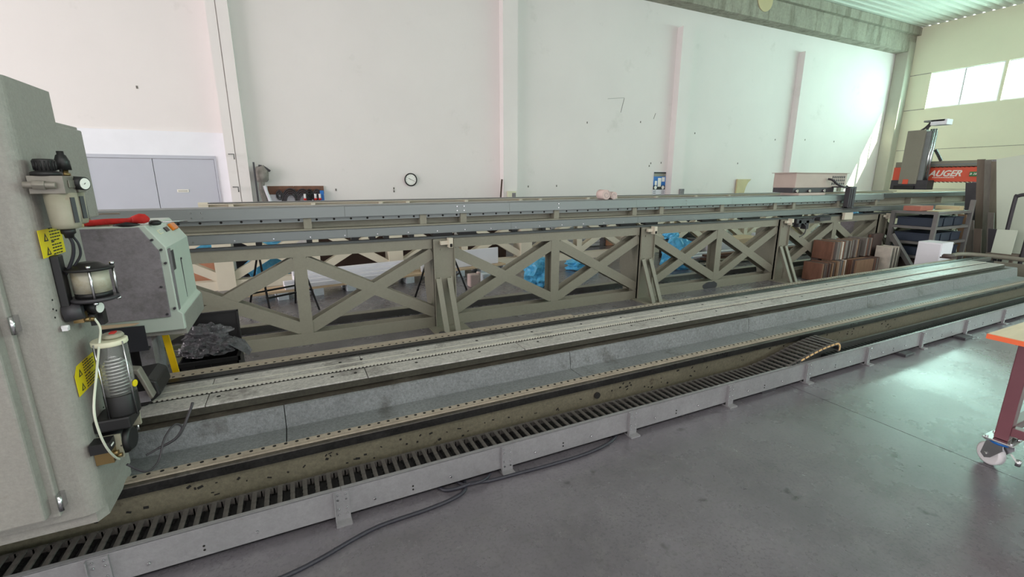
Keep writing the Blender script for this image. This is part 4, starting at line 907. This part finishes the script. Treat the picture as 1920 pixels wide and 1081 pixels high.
# ------------------------------------------------------------------ RED BRIDGE at the far right end of the runways
gx = 15.0
gt = thing('bridge_gantry', (gx, 6.0, 1.36), 'red painted bridge gantry with tall vertical head standing across the runways near the corner', 'gantry')
MB().box((gx, 5.15, 1.56), (gx+.5, 7.0, 1.92)).build('bridge_beam', 'redpaint', gt, bevel=.01)
MB().box((gx-.03, 4.85, 1.93), (gx+.55, 7.0, 2.07)).build('top_beam', 'cream', gt, bevel=.01)
MB().box((gx-.06, 4.85, 1.97), (gx-.03, 6.3, 2.0)).build('cable_duct', 'silver', gt)
q = MB(); y = 5.2
while y < 6.3:
    q.bar((gx-.015, y, 1.915), (gx-.015, y+.05, 1.93), .012, .03, (1, 0, 0)); q.bar((gx-.015, y, 1.545), (gx-.015, y+.05, 1.56), .012, .03, (1, 0, 0)); y += .085
o = q.build('rack_teeth', 'hole', gt); o['kind'] = 'stuff'
MB().box((gx-.04, 4.80, 1.37), (gx+.55, 5.15, 2.07)).build('end_carriage', 'boxgrey', gt, bevel=.01)
MB().box((gx-.1, 5.09, .0), (gx+.6, 5.32, 1.56)).build('support_leg', 'boxgrey', gt)
MB().box((gx-.05, 5.24, 1.69), (gx, 5.42, 1.80)).build('badge', 'gbadge', gt)
def text(body, size, loc, m, parent, name, shear=.0, bold=.0):
    cu = bpy.data.curves.new(name, 'FONT'); cu.body = body; cu.size = size; cu.extrude = .004; cu.shear = shear; cu.offset = bold
    to = bpy.data.objects.new(name, cu); COL.objects.link(to); bpy.context.view_layer.update()
    dg = bpy.context.evaluated_depsgraph_get(); me = bpy.data.meshes.new_from_object(to.evaluated_get(dg)); bpy.data.objects.remove(to)
    me.materials.clear(); me.materials.append(M[m])
    # text reads along -Y on a face looking towards -X
    me.transform(Matrix.Translation(loc) @ Matrix.Rotation(-PI/2, 4, 'Z') @ Matrix.Rotation(PI/2, 4, 'X'))
    o = bpy.data.objects.new(name, me); COL.objects.link(o); o.parent = parent; o.matrix_parent_inverse = parent.matrix_basis.inverted(); return o
text('AUGER', .20, (gx-.004, 6.24, 1.70), 'lettering', gt, 'lettering', .35, .006)
q = MB(); y = 6.15; random.seed(2)
while y > 5.72: l = random.uniform(.018, .03); q.box((gx-.004, y-l, 1.655), (gx, y, 1.675)); y -= l+.01
o = q.build('small_lettering', 'lettering', gt); o['kind'] = 'stuff'
text('B 280', .07, (gx-.054, 5.415, 1.725), 'lettering', gt, 'badge_lettering', .2)
# vertical head
MB().box((gx-.35, 6.33, 1.50), (gx-.12, 6.72, 2.84)).build('head_housing', 'cream', gt, bevel=.01)
MB().box((gx-.30, 6.22, 1.42), (gx-.02, 6.33, 2.80)).build('head_guide', 'silver', gt)
for y, w_ in ((6.25, .02), (6.20, .025), (6.15, .02)): MB().cyl((gx-.28, y, 1.48), (gx-.28, y, 2.85), w_, n=10).build('guide_rod', 'chrome', gt)
MB().box((gx-.32, 6.10, 1.36), (gx+.02, 6.9, 1.60)).build('head_carriage', 'dark', gt, bevel=.01)
MB().box((gx-.38, 6.35, 1.36), (gx-.2, 6.8, 1.46)).build('head_foot', 'black', gt, bevel=.01)
MB().box((gx-.36, 6.5, 1.5), (gx-.352, 6.62, 1.62)).build('red_plate', 'redpaint', gt)
MB().box((gx-.1, 6.82, 1.50), (gx+.5, 6.98, 1.93)).build('bridge_end', 'redpaint', gt)
MB().box((gx-.34, 6.0, 3.02), (gx-.05, 6.42, 3.06)).build('head_top_plate', 'silver', gt); MB().box((gx-.34, 5.95, 2.93), (gx-.05, 6.28, 3.06)).build('head_top_box', 'white', gt, bevel=.01)
q = MB(); q.tube(spline([(gx-.2, 6.38, 2.8), (gx-.2, 6.36, 2.92), (gx-.2, 6.25, 3.02)]), .03, 8); q.tube(spline([(gx-.2, 6.5, 2.84), (gx-.2, 6.42, 2.9), (gx-.2, 6.32, 3.02)]), .025, 8); q.build('cable_loom', 'hose', gt)
q = MB(); pts = spline([(gx-.1, 6.16, 2.35), (gx-.1, 6.12, 2.28), (gx-.1, 6.05, 2.16), (gx-.1, 6.0, 2.07)], 5)
for a, b in zip(pts[:-1], pts[1:]): q.bar(a, lerp(Vector(a), Vector(b), .7), .055, .06)
q.build('chain_guide', 'hose', gt)

# ------------------------------------------------------------------ STACKED BOARDS behind the bed
random.seed(21)
def board_pack(x0, y0, z0, n, wy, h, keys, tilt=0, th=(.02, .045), d='X'):
    x = x0
    for k in range(n):
        t = random.uniform(*th); key = keys[k % len(keys)]; hh_ = h*random.uniform(.94, 1.0); dy = random.uniform(-.015, .015)
        q = MB()
        if d == 'X': q.box((x, y0+dy, z0), (x+t, y0+wy+dy, z0+hh_))
        else: q.box((x0+dy, y0+(x-x0), z0), (x0+wy+dy, y0+(x-x0)+t, z0+hh_))
        o = q.build('wooden_board', key, bevel=.002)
        yield o, key
        x += t+.004
names = {'wood1': 'reddish', 'wood2': 'tan', 'wood3': 'grey', 'wood4': 'whitish', 'wood5': 'dark brown'}
ORD = ['first', 'second', 'third', 'fourth', 'fifth', 'sixth', 'seventh', 'eighth', 'ninth', 'tenth']
packs = [(7.58, 4.28, .003, 10, .30, .30, ['wood1', 'wood2', 'wood5', 'wood5', 'wood1', 'wood5'], 'X', 'lower leftmost pack'),
 (8.03, 4.31, .003, 8, .26, .30, ['wood2', 'wood2', 'wood4', 'wood3', 'rackbin'], 'X', 'second lower pack'),
 (8.42, 4.22, .003, 6, .5, .30, ['wood2', 'wood5', 'wood2', 'wood1'], 'Y', 'third lower pack'),
 (8.98, 4.25, .003, 5, .24, .30, ['wood5', 'wood1', 'wood3'], 'X', 'lower rightmost pack'),
 (7.98, 4.38, .31, 10, .32, .31, ['wood1', 'wood5', 'wood3', 'wood3', 'wood2', 'wood4'], 'X', 'upper leftmost pack'),
 (8.46, 4.40, .31, 8, .24, .31, ['wood3', 'wood2', 'wood3', 'wood5'], 'X', 'second upper pack'),
 (8.92, 4.40, .31, 6, .30, .32, ['wood3', 'wood1', 'wood2', 'wood5'], 'X', 'third upper pack'),
 (9.30, 4.18, .003, 9, .24, .47, ['wood4', 'wood4', 'wood3'], 'X', 'tall whitish pack')]
for x0, y0, z0, n, wy_, h, keys, d, where in packs:
    for i, (o, key) in enumerate(board_pack(x0, y0, z0, n, wy_, h, keys, d=d)):
        tag(o, '%s wooden board, %s from the %s in the %s' % (names.get(key, 'blue grey'), ORD[i], 'left' if d == 'X' else 'front', where), 'board', 'boards in the '+where)
# plinth blocks that carry the upper row where it overhangs the lower one
tag(MB().box((7.98, 4.60, .003), (9.2, 4.72, .305)).build('wooden_plinth', 'wood5'), 'long dark wooden plinth under the rear of the upper board row', 'plinth')
for i, (o, key) in enumerate(board_pack(9.36, 4.50, .003, 3, .3, .66, ['wood5', 'wood1', 'wood5'], d='Y')): tag(o, names[key]+' board standing tall behind the whitish boards, %s from the front' % ORD[i], 'board', 'tall boards behind the whitish pack')

# ------------------------------------------------------------------ RACK WITH DARK BINS
rk_ = thing('storage_rack', (10.5, 4.2, 0), 'dark steel rack holding dark blue bins below the right end of the runway', 'rack')
x0, x1, y0, y1 = 9.98, 11.2, 3.92, 4.55
for x in (x0, x1):
    for y in (y0, y1): MB().box((x-.03, y-.03, 0), (x+.03, y+.03, 1.06 if x == x0 else (1.25 if y == y0 else 1.06))).build('upright', 'rackst', rk_)
for z in (.24, .49, .76, 1.02):
    for y in (y0, y1): MB().box((x0, y-.02, z), (x1, y+.02, z+.045)).build('cross_rail', 'rackst', rk_)
    for x in (x0, x1): MB().box((x-.02, y0, z), (x+.02, y1, z+.045)).build('side_rail', 'rackst', rk_)
    MB().box((x0, y0, z+.03), (x1, y1, z+.04)).build('shelf_sheet', 'dark', rk_)
random.seed(4)
for i, z in enumerate((.285, .535, .805)):
    for j2 in range(3):
        x = x0+.06+j2*.37; q = MB(); h_ = .15
        q.box((x, y0+.05, z), (x+.33, y1-.05, z+.01)); q.box((x, y0+.05, z), (x+.33, y0+.06, z+h_)); q.box((x, y1-.06, z), (x+.33, y1-.05, z+h_)); q.box((x, y0+.05, z), (x+.01, y1-.05, z+h_)); q.box((x+.32, y0+.05, z), (x+.33, y1-.05, z+h_)); q.box((x-.01, y0+.04, z+h_-.02), (x+.34, y1-.04, z+h_))
        tag(q.build('storage_bin', 'rackbin', bevel=.006), '%s dark blue bin on the %s rack shelf' % (['left', 'middle', 'right'][j2], ['bottom', 'middle', 'top'][i]), 'bin', 'bins in the dark steel rack')
tag(MB().box((10.05, 4.2, 1.067), (10.5, 4.45, 1.15)).build('red_carton', 'carton'), 'reddish carton lying on top of the rack', 'box')
tag(MB().box((10.1, 3.96, 1.067), (11.0, 4.12, 1.08)).box((10.95, 4.0, 1.067), (11.12, 4.35, 1.14)).build('yellow_package', 'mdf'), 'yellowish packet and flat sheet on top of the rack', 'package')
tag(MB().box((10.1, 4.0, 0), (11.1, 4.45, .2)).build('wooden_box', 'wood5'), 'brown wooden box under the bottom rack shelf', 'box')
ls = MB().bar((9.62, 4.36, .66), (9.80, 4.0, .03), .07, .07); tag(ls.build('leaning_profile', 'rackst'), 'grey steel profile leaning beside the white worn boards', 'profile')
# white cabinet behind the bed
wc = thing('white_cabinet', (9.45, 3.65, 0), 'small white steel cabinet standing behind the bed in front of the rack', 'cabinet')
MB().box((9.3, 3.50, .03), (9.66, 3.82, .62)).build('cabinet_body', 'white', wc, bevel=.006); MB().box((9.285, 3.51, .05), (9.30, 3.81, .60)).build('cabinet_door', 'white', wc, bevel=.003); MB().box((9.35, 3.55, 0), (9.62, 3.78, .03)).build('plinth', 'dark', wc)
q = MB(); blob(q, (9.0, 3.30, .47), (.12, .06, .03), 7, .5, 2, 2, flat=False); q.box((8.92, 3.22, .438), (9.1, 3.36, .455)); tag(q.build('brown_rag', 'wood5'), 'crumpled brown rag on the rear rail before the white cabinet', 'rag')
# curved tube frame behind the bed end
cf = MB().tube(spline([(9.9, 3.55, .0), (9.95, 3.6, .30), (10.1, 3.6, .37), (10.4, 3.4, .37), (10.4, 2.6, .36), (10.4, 2.4, .30), (10.4, 2.35, 0)]), .035, 10).box((10.36, 2.5, .05), (10.40, 3.4, .30)); tag(cf.build('bumper_frame', 'cream'), 'beige round-cornered frame standing behind the far end of the bed', 'frame')

# ------------------------------------------------------------------ PLANKS AND PANELS leaning at the far right
random.seed(9)
def lean(y0, y1, h, x, th, dx, key, nm, lab, cat, group=None):
    m_ = Matrix.Translation((x, 0, 0)) @ Matrix.Rotation(dx, 4, 'Y')
    return tag(MB().box((0, y0, 0), (th, y1, h), m_).build(nm, key, bevel=.002), lab, cat, group)
specs = [(4.07, .24, 1.55, 12.45, 'dark', 'tall dark steel sheet'), (3.99, .12, 2.0, 12.35, 'plank', 'tallest brown plank'), (3.88, .10, 1.98, 12.3, 'wood3', 'tall grey plank'), (3.76, .11, 1.95, 12.25, 'plank', 'second tall brown plank'), (4.06, .13, .95, 11.85, 'wood2', 'short tan plank leaning in front'), (3.93, .10, .85, 11.8, 'wood3', 'short grey plank leaning in front'), (3.80, .11, .7, 11.75, 'plank', 'short brown plank leaning in front'), (3.70, .09, 1.0, 11.95, 'wood3', 'mid height grey plank'), (3.56, .13, .72, 11.7, 'dark', 'short dark panel')]
for y0, w_, h, x, key, lab in specs:
    sh_ = .15*h; tag(MB().prism([(y0, .003), (y0+w_, .003), (y0+w_+sh_, h), (y0+sh_, h)], x, x+.025).build('leaning_plank', key, bevel=.002), lab+' left of the tall pale green panel', 'plank')
tag(MB().prism([(2.35, .23), (3.62, .003), (3.98, 1.98), (2.7, 2.21)], 11.9, 11.93).build('tall_sheet', 'panelg'), 'tall pale green panel leaning at the right edge of the photo', 'panel')
lean(3.30, 3.56, .42, 11.3, .02, .06, 'panelg', 'square_sheet', 'small pale green square panel standing in front of the tall one', 'panel').location = (0, 0, .33)
st = thing('small_stand', (11.35, 3.43, 0), 'low wooden stand carrying the small green square panel', 'stand'); MB().box((11.2, 3.25, .28), (11.6, 3.6, .325)).build('top', 'plank', st)
for y in (3.28, 3.54): MB().box((11.35, y, 0), (11.40, y+.04, .28)).build('leg', 'plank', st)
pr_ = MB().tube(spline([(11.5, 3.48, .0), (11.5, 3.48, 1.2), (11.5, 3.45, 1.33), (11.5, 3.30, 1.35), (11.5, 3.22, 1.25), (11.5, 3.22, 0)]), .03, 10); tag(pr_.build('hoop_rail', 'dark'), 'dark upright hoop of bent tube before the tall green panel', 'rail')

# ------------------------------------------------------------------ MAROON CART at the right edge
ct = thing('work_cart', (3.5, .8, 0), 'maroon steel cart with plywood top on swivel castors at the right edge', 'cart')
cx0, cy1 = 3.38, .96; cx1, cy0 = 4.9, .05
MB().box((cx0-.03, cy0-.03, .765), (cx1, cy1+.03, .79)).build('cart_top', 'cartwood', ct, bevel=.002)
MB().box((cx0-.036, cy0-.03, .762), (cx0-.029, cy1+.03, .788)).build('front_edge', 'cartedge', ct)
for x in (3.46, cx1-.1):
    for y in (cy0, .835):
        MB().box((x, y, .185), (x+.06, y+.06, .765)).build('leg', 'maroon', ct, bevel=.004)
MB().box((3.52, .84, .22), (cx1-.1, .89, .27)).build('lower_rail', 'maroon', ct, bevel=.003)
MB().box((3.465, cy0+.06, .22), (3.515, .835, .27)).build('lower_rail', 'maroon', ct, bevel=.003)
MB().box((3.52, cy0, .22), (cx1-.1, cy0+.06, .27)).build('lower_rail', 'dark', ct)
MB().box((3.52, .84, .71), (cx1-.1, .89, .762)).build('upper_rail', 'maroon', ct)
def castor(x, y, a=1.15):
    m_ = Matrix.Translation((x, y, 0)) @ Matrix.Rotation(a, 4, 'Z')
    T = lambda p: m_ @ Vector(p)
    c = MB().use('chrome'); c.box((x-.065, y-.065, .174), (x+.065, y+.065, .184))
    for sx in (-.05, .05):
        for sy in (-.05, .05): c.cyl((x+sx, y+sy, .165), (x+sx, y+sy, .192), .008, n=8)
    pc = c.build('mounting_plate', None, ct, bevel=.002)
    MB().lathe((x, y, .152), [(.045, 0), (.050, .010), (.042, .022)], 20).build('swivel_ring', 'bluep', pc)
    hx = .035; k = MB()
    poly = [(-.04, .155), (.045, .155), (.05, .13), (hx+.025, .06), (hx, .042), (hx-.028, .058), (-.045, .13)]
    for s_ in (-.034, .034):
        q = MB(); q.prism(poly, s_-.002, s_+.002, 'XZ'); k.add([T(v) for v in q.v], q.f)
    k.cyl(T((hx, -.045, .068)), T((hx, .045, .068)), .011, n=10); k.cyl(T((hx, -.05, .068)), T((hx, -.036, .068)), .02, n=6)
    k.bar(T((-.06, 0, .12)), T((-.10, 0, .09)), .03, .008); k.cyl(T((-.10, 0, .11)), T((-.10, 0, .075)), .012, n=8)
    k.build('fork', 'chrome', pc)
    ax = (m_.to_3x3() @ Vector((0, 1, 0)))
    MB().lathe(T((hx, -.022, .068)), [(.056, 0), (.066, .006), (.066, .038), (.056, .044)], 32, ax).build('wheel', 'wheel', pc)
for x, y in ((3.49, .865), (cx1-.07, .865), (3.49, cy0+.03), (cx1-.07, cy0+.03)): castor(x, y)

# ------------------------------------------------------------------ CABLES ON THE FLOOR
c = MB(); zz = .011
c.tube(spline([(-.6, 1.70, zz), (-.30, 1.78, zz), (-.16, 1.80, zz), (-.04, 1.83, zz), (.2, 1.91, zz), (.45, 1.925, zz), (.60, 1.945, zz), (.675, 1.98, zz), (.70, 2.05, zz), (.69, 2.12, zz)]), .0095, 8)
c.tube(spline([(.55, 2.10, zz), (.58, 2.03, zz), (.64, 2.0, zz+.01), (.73, 2.0, zz+.014), (.83, 1.995, zz), (1.0, 1.985, zz), (1.2, 1.975, zz), (1.42, 1.975, zz), (1.6, 2.0, zz), (1.72, 2.05, zz), (1.8, 2.14, zz)]), .0095, 8)
c.tube(spline([(.64, 2.12, zz), (.68, 2.02, zz+.008), (.76, 1.985, zz+.02), (.84, 2.03, zz+.01), (.86, 2.12, zz)]), .007, 8)
tag(c.build('floor_cable', 'cable'), 'dark grey cable snaking over the floor from under the aluminium tray', 'cable')
for i, (x, y) in enumerate(((3.12, 2.1), (5.0, 2.02), (6.1, 2.0))): tag(MB().box((x, y-.05, 0), (x+.16, y+.05, .025)).build('wooden_wedge', 'dark', bevel=.004), ['flat shim under the tray just left of the chain loop', 'dark flat shim on floor right of the chain loop', 'dark flat shim on floor near the far end of the tray'][i], 'shim')
